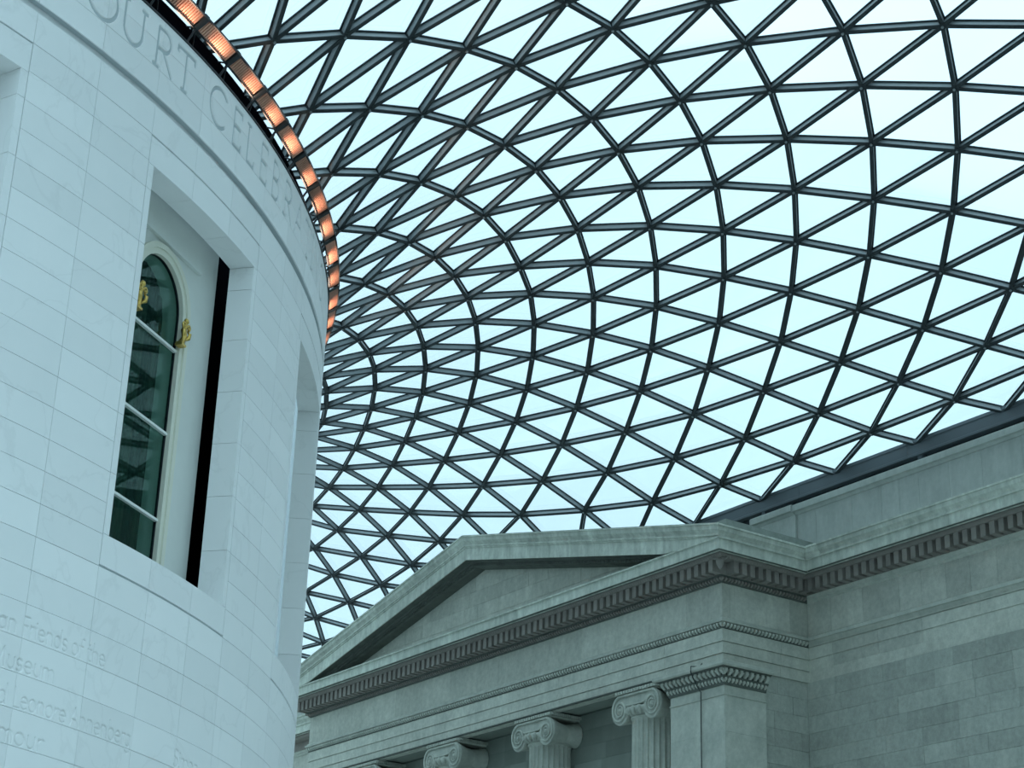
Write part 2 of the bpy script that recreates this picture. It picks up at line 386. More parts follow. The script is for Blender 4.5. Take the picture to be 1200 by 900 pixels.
# windows behind the openings
def window(n, c):
    w = empty('window_%d' % n, loc=polar(21.55, c, ZO0), kind='structure',
              label='arched old window with cream surround, deep in the %s opening of the drum' % ('left edge', 'main', 'far right')[n-1])
    w.rotation_euler = (0, 0, R(c))
    # local frame: x outward, y sideways, z up ; glass plane at x=-0.03
    HW, ZS = 0.82, 14.98-ZO0
    HB = 1.96; ZTOP = 7.3
    arcp = [(HW*math.cos(R(a)), ZS+HW*math.sin(R(a))) for a in np.linspace(0, 180, 25)]
    inner = [(HW, -0.6)] + arcp + [(-HW, -0.6)]
    outer = [(HB, -0.6)] + [(HB, ZS)] + [(HB, ZTOP)] + [(HB-(2*HB)*k/20, ZTOP) for k in range(1, 21)] + [(-HB, ZS)]
    outer = [(HB, -0.6)]+[(max(-HB, min(HB, HB*1.45*math.cos(R(a)))), ZS+(ZTOP-ZS)*min(1, 1.45*math.sin(R(a)))) for a in np.linspace(0, 180, 25)]+[(-HB, -0.6)]
    v = []; f = []; m = len(inner)
    for x in (0.0, -0.45):
        v += [(x, y, z) for y, z in inner]; v += [(x, y, z) for y, z in outer]
    for k in range(m-1):
        f += [(k, k+1, m+k+1, m+k), (2*m+k, 3*m+k, 3*m+k+1, 2*m+k+1), (k, 2*m+k, 2*m+k+1, k+1), (m+k, m+k+1, 3*m+k+1, 3*m+k)]
    f += [(0, m, 3*m, 2*m), (m-1, 3*m-1, 4*m-1, 2*m-1+m-m)]
    f = f[:-1]
    obj('plaster_wall', mesh('plaster_wall', v, f), PLASTER, w)
    lt = MB(); lt.box(-0.1, 0.075, -1.28, 1.28, 16.07-ZO0, 16.07-ZO0+0.6); lt.build('lintel', PLASTER, w)
    # architrave moulding round the arch, two steps
    def hoop(r0, r1, x0, x1):
        path0 = [(r0, -0.6)]+[(r0*math.cos(R(a)), ZS+r0*math.sin(R(a))) for a in np.linspace(0, 180, 25)]+[(-r0, -0.6)]
        path1 = [(r1, -0.6)]+[(r1*math.cos(R(a)), ZS+r1*math.sin(R(a))) for a in np.linspace(0, 180, 25)]+[(-r1, -0.6)]
        vv = []; ff = []
        for (a, b), (p, q) in zip(path0, path1): vv += [(x0, a, b), (x1, a, b), (x1, p, q), (x0, p, q)]
        for k in range(len(path0)-1):
            for q in range(4): ff.append((4*k+q, 4*k+(q+1) % 4, 4*k+4+(q+1) % 4, 4*k+4+q))
        return vv, ff
    mo = MB(); mo.add(*hoop(HW-0.005, HW+0.10, -0.06, 0.05)); mo.add(*hoop(HW+0.10, HW+0.20, -0.02, 0.085)); mo.build('arch_moulding', CREAM, w)
    gk = MB(); gk.add(*hoop(HW-0.014, HW+0.0, -0.08, -0.03)); gk.build('glazing_seal', BLACKMETAL, w)
    # glass in four panes between the bars
    bars = [11.30-ZO0, 12.84-ZO0, 14.38-ZO0]
    lev = [-0.6]+bars
    for k in range(4):
        z0 = lev[k]+(0.03 if k else 0)
        if k < 3:
            gm = MB(); gm.box(-0.062, -0.05, -HW+0.005, HW-0.005, z0, lev[k+1]-0.03)
        else:
            pts = [(HW-0.005, z0)]+[((HW-0.005)*math.cos(R(a)), ZS+(HW-0.005)*math.sin(R(a))) for a in np.linspace(0, 180, 21)]+[(-HW+0.005, z0)]
            nn = len(pts); gv = [(-0.05, y, z) for y, z in pts]+[(-0.062, y, z) for y, z in pts]
            gf = [tuple(range(nn)), tuple(range(2*nn-1, nn-1, -1))]+[(q, (q+1) % nn, nn+(q+1) % nn, nn+q) for q in range(nn)]
            gm = MB(); gm.add(gv, gf)
        gm.build('glass_pane', WINGLASS, w)
    for b in bars:
        bm_ = MB(); bm_.box(-0.07, 0.0, -HW+0.005, HW-0.005, b-0.022, b+0.022); bm_.build('glazing_bar', WHITEBAR, w)
    # strips behind the glass, coloured to imitate reflections in it
    spans = [(-0.85, -0.42, 0), (-0.40, -0.08, 1), (-0.06, 0.30, 2), (0.31, 0.60, 0), (0.61, 0.9, 2)]
    for y0, y1, mi in spans:
        vv = []; ff = []; nseg = 8
        for k in range(nseg+1):
            y = y0+(y1-y0)*k/nseg; x = -0.36+0.012*math.sin(k*1.9+mi)
            vv += [(x, y, -0.6), (x, y, ZTOP-0.4), (x-0.02, y, ZTOP-0.4), (x-0.02, y, -0.6)]
        for k in range(nseg):
            for q in range(4): ff.append((4*k+q, 4*k+(q+1) % 4, 4*k+4+(q+1) % 4, 4*k+4+q))
        obj('reflection_strip', mesh('reflection_strip', vv, ff), REFLECTION_TONES[mi], w)
    return w
for n, c in enumerate(CEN): window(n+1, c)

# gilt ornaments standing on the window's imposts
def ornament(side, label):
    c = CEN[1]
    e = (-math.sin(R(c)), math.cos(R(c))); nrm = (math.cos(R(c)), math.sin(R(c)))
    t0 = (0.76 if side > 0 else 0.80)*side
    o = empty('gilt_ornament', loc=(21.62*nrm[0]+e[0]*t0, 21.62*nrm[1]+e[1]*t0, 14.42), label=label, cat='ornament', group='gilt scroll ornaments on the drum window')
    o.rotation_euler = (0, 0, R(c))
    b = MB(); b.box(-0.05, 0.09, -0.075, 0.075, 0.03, 0.07); b.box(-0.05, 0.07, -0.055, 0.055, 0.07, 0.11); b.build('base', GILT, o)
    st = MB(); st.add(*tube([(0.03, 0, 0.1), (0.07, 0.02*side, 0.22), (0.05, 0, 0.34), (0.09, 0, 0.42)], [0.06, 0.045, 0.05, 0.035], 8)); st.build('stem', GILT, o, smooth=True)
    for s in (-1, 1):
        sp = [(0.10, s*(0.075+0.055*math.cos(a)*(1-a/9)), 0.40+0.055*math.sin(a)*(1-a/9)) for a in np.linspace(-1.8, 6.2, 22)]
        sc = MB(); sc.add(*tube(sp, 0.018, 6)); sc.build('scroll', GILT, o, smooth=True)
        lf = MB(); lf.add(*tube([(0.06, s*0.03, 0.14), (0.11, s*0.09, 0.2), (0.12, s*0.115, 0.29), (0.08, s*0.08, 0.33)], [0.012, 0.04, 0.03, 0.008], 6)); lf.build('leaf', GILT, o, smooth=True)
    kn = MB(); kn.add(*tube([(0.08, 0, 0.43), (0.09, 0, 0.47), (0.085, 0, 0.52), (0.08, 0, 0.56)], [0.02, 0.05, 0.042, 0.006], 8)); kn.build('finial', GILT, o, smooth=True)
ornament(1, 'gilt scroll ornament on the right impost of the arched drum window')
ornament(-1, 'gilt scroll ornament on the left impost, partly behind the stone jamb')

# copper louvre ring along the top of the drum
ring = empty('louvre_ring', loc=polar(22.5, -53.4, 19.15), label='copper louvred ring lit by warm lamps along the top edge of the stone drum', cat='louvre')
def child(name, mb, m, **kw):
    o = mb.build(name, m, ring, **kw); o.matrix_parent_inverse = Matrix.Translation(-ring.location); return o
A0, A1 = -77.4, -20.4
PI_, PO_ = (22.395, 19.585), (22.60, 19.75)
wall = MB(); wall.add(*lathe_ring([(22.14, 19.0), (22.20, 19.0), (22.20, 19.70), (22.14, 19.70)], A0, A1, 60)); child('gutter_upstand', wall, VOID)
gut = MB(); gut.add(*lathe_ring([(21.92, 19.13), (22.42, 19.145), (22.42, 19.175), (21.92, 19.17)], A0, A1, 60)); child('gutter', gut, BLACKMETAL)
rail = MB(); rail.add(*lathe_ring([(PI_[0]-.015, PI_[1]-.03), (PI_[0]+.01, PI_[1]-.03), (PI_[0]+.01, PI_[1]), (PI_[0]-.015, PI_[1])], A0, A1, 60)); child('inner_rail', rail, BLACKMETAL)
rail = MB(); rail.add(*lathe_ring([(PO_[0]-.005, PO_[1]-.01), (PO_[0]+.02, PO_[1]-.01), (PO_[0]+.02, PO_[1]+.03), (PO_[0]-.005, PO_[1]+.03)], A0, A1, 60)); child('outer_rail', rail, BLACKMETAL)
k = 0
for b in np.arange(-77.4, -20.4, 3.0):
    t0, t1 = b+0.17, b+2.83
    NR = 17
    me_ = MB()
    for q in range(NR):
        a = t0+(t1-t0)*q/NR; e_ = a+(t1-t0)/NR*0.66
        i_, o_ = PI_, PO_
        v = []
        for tt in (a, e_):
            v += [polar(i_[0], tt, i_[1]), polar(o_[0], tt, o_[1]), polar(o_[0]-0.012, tt, o_[1]+0.02), polar(i_[0]-0.012, tt, i_[1]+0.02)]
        me_.add(v, [(0, 1, 5, 4), (1, 2, 6, 5), (2, 3, 7, 6), (3, 0, 4, 7), (0, 3, 2, 1), (4, 5, 6, 7)])
    seg = child('louvre_segment', me_, COPPER)
    bk = MB(); bk.add(*lathe_ring([(PI_[0]-.014, PI_[1]+.03), (PO_[0]-.014, PO_[1]+.03), (PO_[0]-.018, PO_[1]+.038), (PI_[0]-.018, PI_[1]+.038)], t0, t1, 6))
    o_ = bk.build('backing', COPPER_DARK, seg)
    bd = MB(); v, f = lathe_ring([(PI_[0]-.02, PI_[1]-.035), (PO_[0]+.025, PO_[1]-.03), (PO_[0]+.02, PO_[1]+.05), (PI_[0]-.03, PI_[1]+.05)], b-0.17, b+0.17, 2); bd.add(v, f)
    bd.add([polar(PI_[0]-.02, b-0.17, PI_[1]-.035)]*0, [])
    child('band', bd, BLACKMETAL)
    br = MB(); br.add(*tube([polar(22.40, b, 19.58), polar(22.15, b, 19.16)], 0.022, 5)); br.add(*tube([polar(22.40, b, 19.60), polar(22.2, b, 19.66)], 0.018, 5))
    br.add(*tube([polar(22.40, b, 19.60), polar(22.0, b+1.4, 19.3)], 0.014, 5))
    child('bracket', br, BLACKMETAL)
    # the warm lamp of each bay, standing on the gutter
    lt = b+1.55+0.75*((k*0.618) % 1.0)
    ld = bpy.data.lights.new('bay_lamp', 'AREA'); ld.color = (1.0, 0.66, 0.45); ld.energy = 3.1
    ld.shape = 'RECTANGLE'; ld.size = 0.46; ld.size_y = 0.02; ld.spread = R(85)
    lo = bpy.data.objects.new('bay_lamp', ld); COL.objects.link(lo); lo.location = polar(22.36, lt, 19.43)
    lo.rotation_euler = (Vector(polar(22.50, lt, 19.67))-Vector(polar(22.36, lt, 19.43))).to_track_quat('-Z', 'Y').to_euler()
    lo.parent = ring; lo.matrix_parent_inverse = Matrix.Translation(-ring.location)
    k += 1

# ================================================================== EAST FRONT (right): wall and portico
XW, XP, YR, YL = 36.6, 33.46, -8.40, 13.90
YC = 3.02
def sweep(prof, base, norms, m0=(0, 0), m1=(0, 0)):
    """closed profile [(p,z)] swept along the plan polyline base; norms = outward normal of each leg"""
    v = []; f = []; m = len(prof); nb = len(base)
    for k, (bx, by) in enumerate(base):
        ns = []
        if k > 0: ns.append(norms[k-1])
        if k < nb-1: ns.append(norms[k])
        nx = sum(a for a in {n[0] for n in ns}); ny = sum(a for a in {n[1] for n in ns})
        if k == 0: nx += m0[0]; ny += m0[1]
        if k == nb-1: nx += m1[0]; ny += m1[1]
        for p, z in prof: v.append((bx+nx*p, by+ny*p, z))
    for k in range(nb-1):
        for q in range(m):
            f.append((k*m+q, k*m+(q+1) % m, (k+1)*m+(q+1) % m, (k+1)*m+q))
    f.append(tuple(range(m))); f.append(tuple(range((nb-1)*m, nb*m)))
    return v, f
Wn, Sn, Nn = (-1, 0), (0, -1), (0, 1)
wallr = empty('wall_right', loc=(XW, -14, 0), kind='structure', label='old stone wall of the court with cornice and parapet on the right')
port = empty('portico', loc=(XP, YC, 0), label='grimy stone temple-front portico with pediment projecting from the right-hand wall', cat='portico')
def wpart(name, mb, m, **kw):
    o = mb.build(name, m, wallr, **kw); o.matrix_parent_inverse = Matrix.Translation(-wallr.location); return o
def ppart(name, mb, m, **kw):
    o = mb.build(name, m, port, **kw); o.matrix_parent_inverse = Matrix.Translation(-port.location); return o
PB = [(XW, YL), (XP, YL), (XP, YR), (XW, YR)]; PN = [Nn, Wn, Sn]
def both(name, prof, m, wm=None, wname=None, pprof=None):
    a = MB(); a.add(*sweep(pprof or prof, PB, PN, Wn, Wn)); ppart(name, a, m)
    b = MB(); b.add(*sweep(prof, [(XW, YR), (XW, -45.9)], [Wn], Sn, (0, 0))); wpart(wname or name, b, wm or m)
    c = MB(); c.add(*sweep(prof, [(XW, 50.9), (XW, YL)], [Wn], (0, 0), Nn)); wpart(wname or name, c, wm or m)
# solid cores
c_ = MB(); c_.box(XW+0.03, XW+1.4, -45.9, 50.9, 0, 17.36); c_.box(XW+0.0, XW+1.4, -45.9, 50.9, 17.3, 18.74); wpart('wall_core', c_, STONE)
c_ = MB(); c_.box(XP+0.2, XW, YR+0.2, YL-0.2, 13.96, 17.0); ppart('entablature_core', c_, STONE)
D = -0.28
# architrave: three fasciae, in blocks
FAS = [(13.90, 14.215, -0.05), (14.215, 14.53, -0.025), (14.53, 14.87, 0.0)]
def fascia_prof(dz=0.003):
    pr = [(D, 13.90)]
    for z0, z1, p in FAS:
        pr += [(p, z0), (p, z1-0.014), (p-0.02, z1-0.014), (p-0.02, z1)]
    return pr+[(D, 14.87)]
FP = fascia_prof()
def run_blocks(name, joints, mk, m, adder):
    for a, b in zip(joints[:-1], joints[1:]):
        mb = MB(); mb.add(*mk(a, b)); adder(name, mb, m)
g = 0.004
fr_j = [8.82, 11.23, 5.0, 1.5, -1.05, -3.42, -5.97]
js = sorted([YR, YL]+fr_j, reverse=True)
for a, b in zip(js[:-1], js[1:]):
    mb = MB(); m0 = Nn if a == YL else (0, 0); m1 = Sn if b == YR else (0, 0)
    mb.add(*sweep(FP, [(XP, a-(0 if a == YL else g)), (XP, b+(0 if b == YR else g))], [Wn], m0, m1)); ppart('architrave_block', mb, STONE)
js = [XP, 35.57, XW]
for a, b in zip(js[:-1], js[1:]):
    mb = MB(); mb.add(*sweep(FP, [(a+(0 if a == XP else g), YR), (b-(0 if b == XW else g), YR)], [Sn], Wn if a == XP else (0, 0), Wn if b == XW else (0, 0))); ppart('architrave_block', mb, STONE)
mb = MB(); mb.add(*sweep(FP, [(XW, YL), (XP, YL)], [Nn], Wn, Wn)); ppart('architrave_block', mb, STONE)
js = [YR, -9.3, -11.0, -12.55, -14.5, -16.4, -18.5, -20.6, -24, -45.9]
for a, b in zip(js[:-1], js[1:]):
    mb = MB(); mb.add(*sweep(FP, [(XW, a-(0 if a == YR else g)), (XW, b+g)], [Wn], Sn if a == YR else (0, 0))); wpart('architrave_block', mb, STONE)
mb = MB(); mb.add(*sweep(FP, [(XW, 50.9), (XW, YL)], [Wn], (0, 0), Nn)); wpart('architrave_block', mb, STONE)
# moulding over the architrave
both('architrave_moulding', [(D, 14.872), (0.012, 14.872), (0.03, 14.885), (0.03, 14.91), (0.0, 14.915), (0.02, 14.96), (0.07, 15.015), (0.13, 15.02), (0.145, 15.10), (0.08, 15.115), (0.03, 15.165), (D, 15.165)], STONE_TRIM,
     pprof=[(D, 15.032), (0.095, 15.035), (0.11, 15.10), (0.06, 15.115), (0.03, 15.165), (D, 15.165)])
bm_ = MB(); bm_.add(*sweep([(D, 14.872), (0.012, 14.872), (0.012, 14.895), (-0.01, 14.90), (-0.01, 15.031), (D, 15.031)], PB, PN, Wn, Wn)); ppart('egg_bed', bm_, SOOT_SHADE)  # recess coloured dark as shade between the eggs
# frieze blocks
ZF0, ZF1 = 15.167, 16.115
def fblock(x0, x1, y0, y1, adder, z0=ZF0, z1=ZF1, name='frieze_block', m=None):
    mb = MB(); mb.box(x0, x1, y0, y1, z0+0.002, z1-0.002); return adder(name, mb, m or STONE)
js = [YL, 12.0, 9.9, 8.09, 6.4, 4.75, 2.05, -0.6, -2.2, -3.76, -5.3, -6.92, YR]
for a, b in zip(js[:-1], js[1:]): fblock(XP, XP+0.28, b+(g if b != YR else 0), a-(g if a != YL else 0), ppart)
js = [XP+0.284, 33.91, 35.08, 35.93, XW]
for a, b in zip(js[:-1], js[1:]): fblock(a, b-g, YR, YR+0.28, ppart)
fblock(XP+0.284, XW, YL-0.28, YL, ppart)
js = [YR, -9.3, -10.5, -11.83, -12.6, -13.45, -14.26, -15.13, -16.2, -17.3, -18.6, -20, -45.9]
for a, b in zip(js[:-1], js[1:]): fblock(XW, XW+0.28, b+g, a-(g if a != YR else 0), wpart)
fblock(XW, XW+0.28, YL, 50.9, wpart)
# bed moulding below the dentils; portico run darkened as painted shade
both('bed_moulding', [(D, 16.117), (0.0, 16.117), (0.02, 16.13), (0.05, 16.15), (0.055, 16.19), (0.10, 16.21), (0.13, 16.27), (0.16, 16.285), (D, 16.285)], SOOT_SHADE, STONE_TRIM,
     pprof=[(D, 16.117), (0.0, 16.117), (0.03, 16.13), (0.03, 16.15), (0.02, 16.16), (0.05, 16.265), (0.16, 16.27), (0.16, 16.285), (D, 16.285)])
# wall behind the dentils and the moulding over them
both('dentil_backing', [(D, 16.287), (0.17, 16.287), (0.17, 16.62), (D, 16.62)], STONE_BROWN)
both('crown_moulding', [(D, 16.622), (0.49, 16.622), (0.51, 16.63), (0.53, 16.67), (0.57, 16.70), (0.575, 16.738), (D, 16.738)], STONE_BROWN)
# dentils, one by one
def dentil_mesh(n):
    """n = outward normal"""
    w, p0, p1 = 0.165, 0.16, 0.485
    mb = MB()
    if n == Wn: mb.box(-p1, -p0, -w/2, w/2, 16.292, 16.618)
    else: mb.box(-w/2, w/2, -p1 if n == Sn else p0, -p0 if n == Sn else p1, 16.292, 16.618)
    return mesh('dentil', mb.v, mb.f)
dW, dS, dN = dentil_mesh(Wn), dentil_mesh(Sn), dentil_mesh(Nn)
def dent(me, x, y, par):
    o = obj('dentil', me, STONE_BROWN, par, loc=(x, y, 0)); o.matrix_parent_inverse = Matrix.Translation(-par.location)
NP = 77
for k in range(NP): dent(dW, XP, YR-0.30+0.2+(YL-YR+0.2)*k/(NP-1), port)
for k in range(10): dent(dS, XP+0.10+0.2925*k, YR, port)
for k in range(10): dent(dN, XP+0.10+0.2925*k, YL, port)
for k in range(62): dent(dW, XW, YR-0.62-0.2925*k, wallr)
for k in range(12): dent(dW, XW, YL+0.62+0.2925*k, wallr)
mb = MB(); mb.add(*tube([(XP-0.42, YR-0.42, 16.30), (XP-0.43, YR-0.43, 16.42), (XP-0.43, YR-0.43, 16.55), (XP-0.45, YR-0.45, 16.62)], [0.02, 0.10, 0.12, 0.05], 8))
for s in (-1, 1): mb.add(*tube([(XP-0.45, YR-0.45, 16.60), (XP-0.45+0.09*s, YR-0.45-0.09*s, 16.58), (XP-0.46+0.16*s, YR-0.46-0.16*s, 16.62)], [0.03, 0.045, 0.01], 6))
ppart('corner_palmette', mb, STONE_BROWN, smooth=True)
# egg mouldings on the portico
def eggs(name, path, z, p, h, dpt, pitch, w, m, adder):
    mb = MB()
    for (ax, ay), (bx, by), n in path:
        L = math.hypot(bx-ax, by-ay); k = max(1, int(round(L/pitch)))
        ux, uy = (bx-ax)/L, (by-ay)/L
        for q in range(k):
            s = (q+0.5)*L/k
            cx, cy = ax+ux*s+n[0]*p, ay+uy*s+n[1]*p
            v = []
            for sc, out, zz in ((0.35, 0.2, z), (1.0, 1.0, z+h*0.45), (0.85, 1.0, z+h*0.85), (0.8, 0.0, z+h)):
                for sg in (-1, 1): v.append((cx+ux*w/2*sc*sg+n[0]*dpt*out, cy+uy*w/2*sc*sg+n[1]*dpt*out, zz))
            for zz in (z, z+h):
                for sg in (-1, 1): v.append((cx+ux*w/2*sg*0.8-n[0]*0.02, cy+uy*w/2*sg*0.8-n[1]*0.02, zz))
            mb.add(v, [(0, 1, 3, 2), (2, 3, 5, 4), (4, 5, 7, 6), (0, 2, 8), (2, 4, 6, 10, 8), (1, 9, 3), (3, 9, 11, 7, 5)])
    return adder(name, mb, m, kind='stuff')
def ppath(p): return [((XP, YL+p), (XP, YR-p), Wn), ((XP-p, YR), (XW-p, YR), Sn)]
eggs('egg_moulding', ppath(0.05), 14.895, 0.0, 0.138, 0.075, 0.125, 0.078, STONE_TRIM, ppart)
eggs('egg_moulding', ppath(0.10), 16.15, 0.035, 0.12, 0.075, 0.115, 0.072, STONE_BROWN, ppart)
eggs('egg_moulding', ppath(0.52), 16.635, 0.51, 0.09, 0.04, 0.10, 0.07, STONE_BROWN, ppart)
# corona and cyma
both('corona_soffit', [(0.622, 16.758), (0.738, 16.758), (0.738, 16.774), (0.622, 16.774)], SOOT_SHADE)
CORONA = [(D, 16.74), (0.60, 16.745), (0.62, 16.775), (0.74, 16.775), (0.745, 16.74), (0.78, 16.74), (0.78, 17.015), (0.835, 17.02), (0.835, 17.06), (0.80, 17.07), (D, 17.12)]
CYMA = [(D, 17.09), (0.80, 17.075), (0.80, 17.105), (0.825, 17.15), (0.89, 17.205), (0.905, 17.29), (0.905, 17.315), (0.945, 17.32), (0.945, 17.37), (D, 17.39)]
def blocks_along(name, prof, base_pts, norm, joints, m, adder, m0=(0, 0), m1=(0, 0)):
    """joints are parameters 0..1 along one straight leg"""
    (ax, ay), (bx, by) = base_pts; L = math.hypot(bx-ax, by-ay)
    ux, uy = (bx-ax)/L, (by-ay)/L
    for k, (a, b) in enumerate(zip(joints[:-1], joints[1:])):
        s0 = a*L+(0.003 if k else 0); s1 = b*L-(0.003 if k < len(joints)-2 else 0)
        mb = MB(); mb.add(*sweep(prof, [(ax+ux*s0, ay+uy*s0), (ax+ux*s1, ay+uy*s1)], [norm], m0 if k == 0 else (0, 0), m1 if k == len(joints)-2 else (0, 0)))
        adder(name, mb, m)
def jit(n): return [0.0]+[(k+random.uniform(-0.15, 0.15))/n for k in range(1, n)]+[1.0]
blocks_along('corona_block', CORONA, ((XP, YL), (XP, YR)), Wn, jit(16), CORNICE, ppart, Nn, Sn)
blocks_along('corona_block', CORONA, ((XP, YR), (XW, YR)), Sn, jit(4), CORNICE, ppart, Wn, Wn)
blocks_along('corona_block', CORONA, ((XW, YL), (XP, YL)), Nn, jit(2), CORNICE, ppart, Wn, Wn)
blocks_along('cyma_block', CYMA, ((XP, YR), (XW, YR)), Sn, jit(3), CORNICE, ppart, Wn, Wn)
blocks_along('cyma_block', CYMA, ((XW, YL), (XP, YL)), Nn, jit(3), CORNICE, ppart, Wn, Wn)
for prof, nm in ((CORONA, 'corona_block'), (CYMA, 'cyma_block')):
    blocks_along(nm, prof, ((XW, YR), (XW, -22)), Wn, jit(9), CORNICE, wpart, Sn)
    blocks_along(nm, prof, ((XW, -22), (XW, -45.9)), Wn, [0, 1], CORNICE, wpart)
    blocks_along(nm, prof, ((XW, 25), (XW, YL)), Wn, jit(5), CORNICE, wpart, (0, 0), Nn)
# pediment
SL = 0.2215
YE = YR-0.935
ZA = 17.37+SL*(YC-YE)                 # apex of the cyma
def zr(y): return ZA-SL*abs(y-YC)
RAKE_CY = [(-0.2, 0.02), (0.90, 0.0), (0.945, -0.0), (0.945, -0.05), (0.905, -0.055), (0.905, -0.08), (0.89, -0.165), (0.825, -0.22), (0.80, -0.265), (0.80, -0.30), (-0.2, -0.30)]
RAKE_CO = [(-0.25, -0.302), (0.835, -0.302), (0.835, -0.345), (0.795, -0.35), (0.795, -0.395), (0.765, -0.40), (0.765, -0.79), (0.73, -0.79), (0.725, -0.74), (-0.25, -0.74)]
RAKE_SO = [(-0.25, -0.742), (0.724, -0.742), (0.724, -0.75), (0.48, -0.76), (0.46, -0.82), (0.41, -0.84), (0.36, -0.93), (0.30, -0.95), (0.02, -0.96), (-0.25, -0.96)]
def rake(prof, y0, y1, name, m, clip=0.0):
    v = []; f = []; q = len(prof)
    for y in (y0, y1):
        for p, h in prof:
            yy = y
            if not clip and y < YE+0.01: yy = YR-max(p, 0.0)
            if not clip and y > 2*YC-YE-0.01: yy = YL+max(p, 0.0)
            v.append((XP-p, yy, max(zr(yy)+h, 17.075) if clip else zr(yy)+h))
    for k in range(q): f.append((k, (k+1) % q, q+(k+1) % q, q+k))
    f += [tuple(range(q)), tuple(range(q, 2*q))]
    mb = MB(); mb.add(v, f); ppart(name, mb, m)
for s in (-1, 1):
    js = [0.0, 0.9, 2.0, 3.1, 4.1, 5.3, 6.4, 7.5, 8.5, 9.6, 10.7, 11.6, YC-YE]
    for a, b in zip(js[:-1], js[1:]):
        rake(RAKE_CY, YC+s*(a+(0.003 if a else 0)), YC+s*(b-(0.003 if b < 12.2 else 0)), 'raking_cyma_block', CORNICE)
    js2 = [0.0, 1.4, 2.5, 3.5, 4.6, 5.6, 6.8, 7.8, 8.9, 9.9, 10.9, YC-YE-0.14]
    for a, b in zip(js2[:-1], js2[1:]):
        rake(RAKE_CO, YC+s*(a+(0.003 if a else 0)), YC+s*(b-0.003), 'raking_corona_block', CORNICE, clip=1)
        rake(RAKE_SO, YC+s*(a+(0.003 if a else 0)), YC+s*(b-0.003), 'raking_soffit_block', SOOT_SHADE, clip=1)
mb = MB()
for s in (-1, 1):
    n = 96
    for k in range(n):
        y = YC+s*(0.05+0.098*k); z = zr(y)-0.93
        if z < 17.1: continue
        mb.box(XP-0.445, XP-0.31, y-0.034, y+0.034, z, z+0.085)
ppart('raking_egg_moulding', mb, SOOT_SHADE, kind='stuff')
# tympanum, block by block
def clip_poly(poly, s):
    out = []
    def inside(p): return p[1] <= ZA-0.94-SL*abs(p[0]-YC)
    lim = lambda p: (ZA-0.94-SL*s*(p[0]-YC))-p[1]
    for a, b in zip(poly, poly[1:]+poly[:1]):
        da, db = lim(a), lim(b)
        if da >= 0: out.append(a)
        if da*db < 0:
            t = da/(da-db); out.append((a[0]+(b[0]-a[0])*t, a[1]+(b[1]-a[1])*t))
    return out
zrow = 17.11; row = 0
while zrow < ZA-1.0:
    y = YR+0.2-random.uniform(0, 0.8)
    while y < YL:
        wd = random.uniform(0.75, 1.5); a, b = max(y, YR+0.1), min(y+wd, YL-0.1)
        if b-a > 0.15:
            pl = [(a+g, zrow+g), (b-g, zrow+g), (b-g, zrow+0.473), (a+g, zrow+0.473)]
            for s in (-1, 1):
                pl = clip_poly(pl, s) if len(pl) > 2 else []
            if len(pl) > 2 and max(p[1] for p in pl)-min(p[1] for p in pl) > 0.05:
                x0 = XP+0.02-random.uniform(0, 0.008); n = len(pl)
                v = [(x0, p, z) for p, z in pl]+[(XP+0.2, p, z) for p, z in pl]
                f = [tuple(range(n)), tuple(range(2*n-1, n-1, -1))]+[(k, (k+1) % n, n+(k+1) % n, n+k) for k in range(n)]
                mb = MB(); mb.add(v, f); ppart('tympanum_block', mb, STONE)
        y += wd
    zrow += 0.475; row += 1
mb = MB(); zz0 = ZA-0.5
mb.add([(XP+0.19, YR+0.2, 17.0), (XP+0.19, YL-0.2, 17.0), (XP+0.19, YC, ZA-0.55), (XW, YR+0.2, 17.0), (XW, YL-0.2, 17.0), (XW, YC, ZA-0.55)],
       [(0, 2, 1), (3, 4, 5), (0, 1, 4, 3), (0, 3, 5, 2), (1, 2, 5, 4)])
ppart('tympanum_core', mb, STONE)
mb = MB(); mb.box(33.0, XW-0.1, YR-0.72, YR-0.25, 17.37, 17.64); ppart('roof_kerb', mb, STONE_MOSS)
mb = MB(); mb.box(33.5, XW-0.1, YL+0.25, YL+0.62, 17.37, 17.66); ppart('roof_kerb', mb, STONE_MOSS)
for s in (-1, 1):
    ye = YR-0.5 if s < 0 else YL+0.5
    mb = MB(); v = []
    for x in (XP+0.19, XW-0.15):
        v += [(x, YC, ZA-0.06), (x, ye, zr(ye)-0.06), (x, ye, zr(ye)-0.2), (x, YC, ZA-0.2)]
    mb.add(v, [(0, 1, 2, 3), (4, 7, 6, 5), (0, 4, 5, 1), (1, 5, 6, 2), (2, 6, 7, 3), (3, 7, 4, 0)]); ppart('roof_slope', mb, STONE_MOSS)
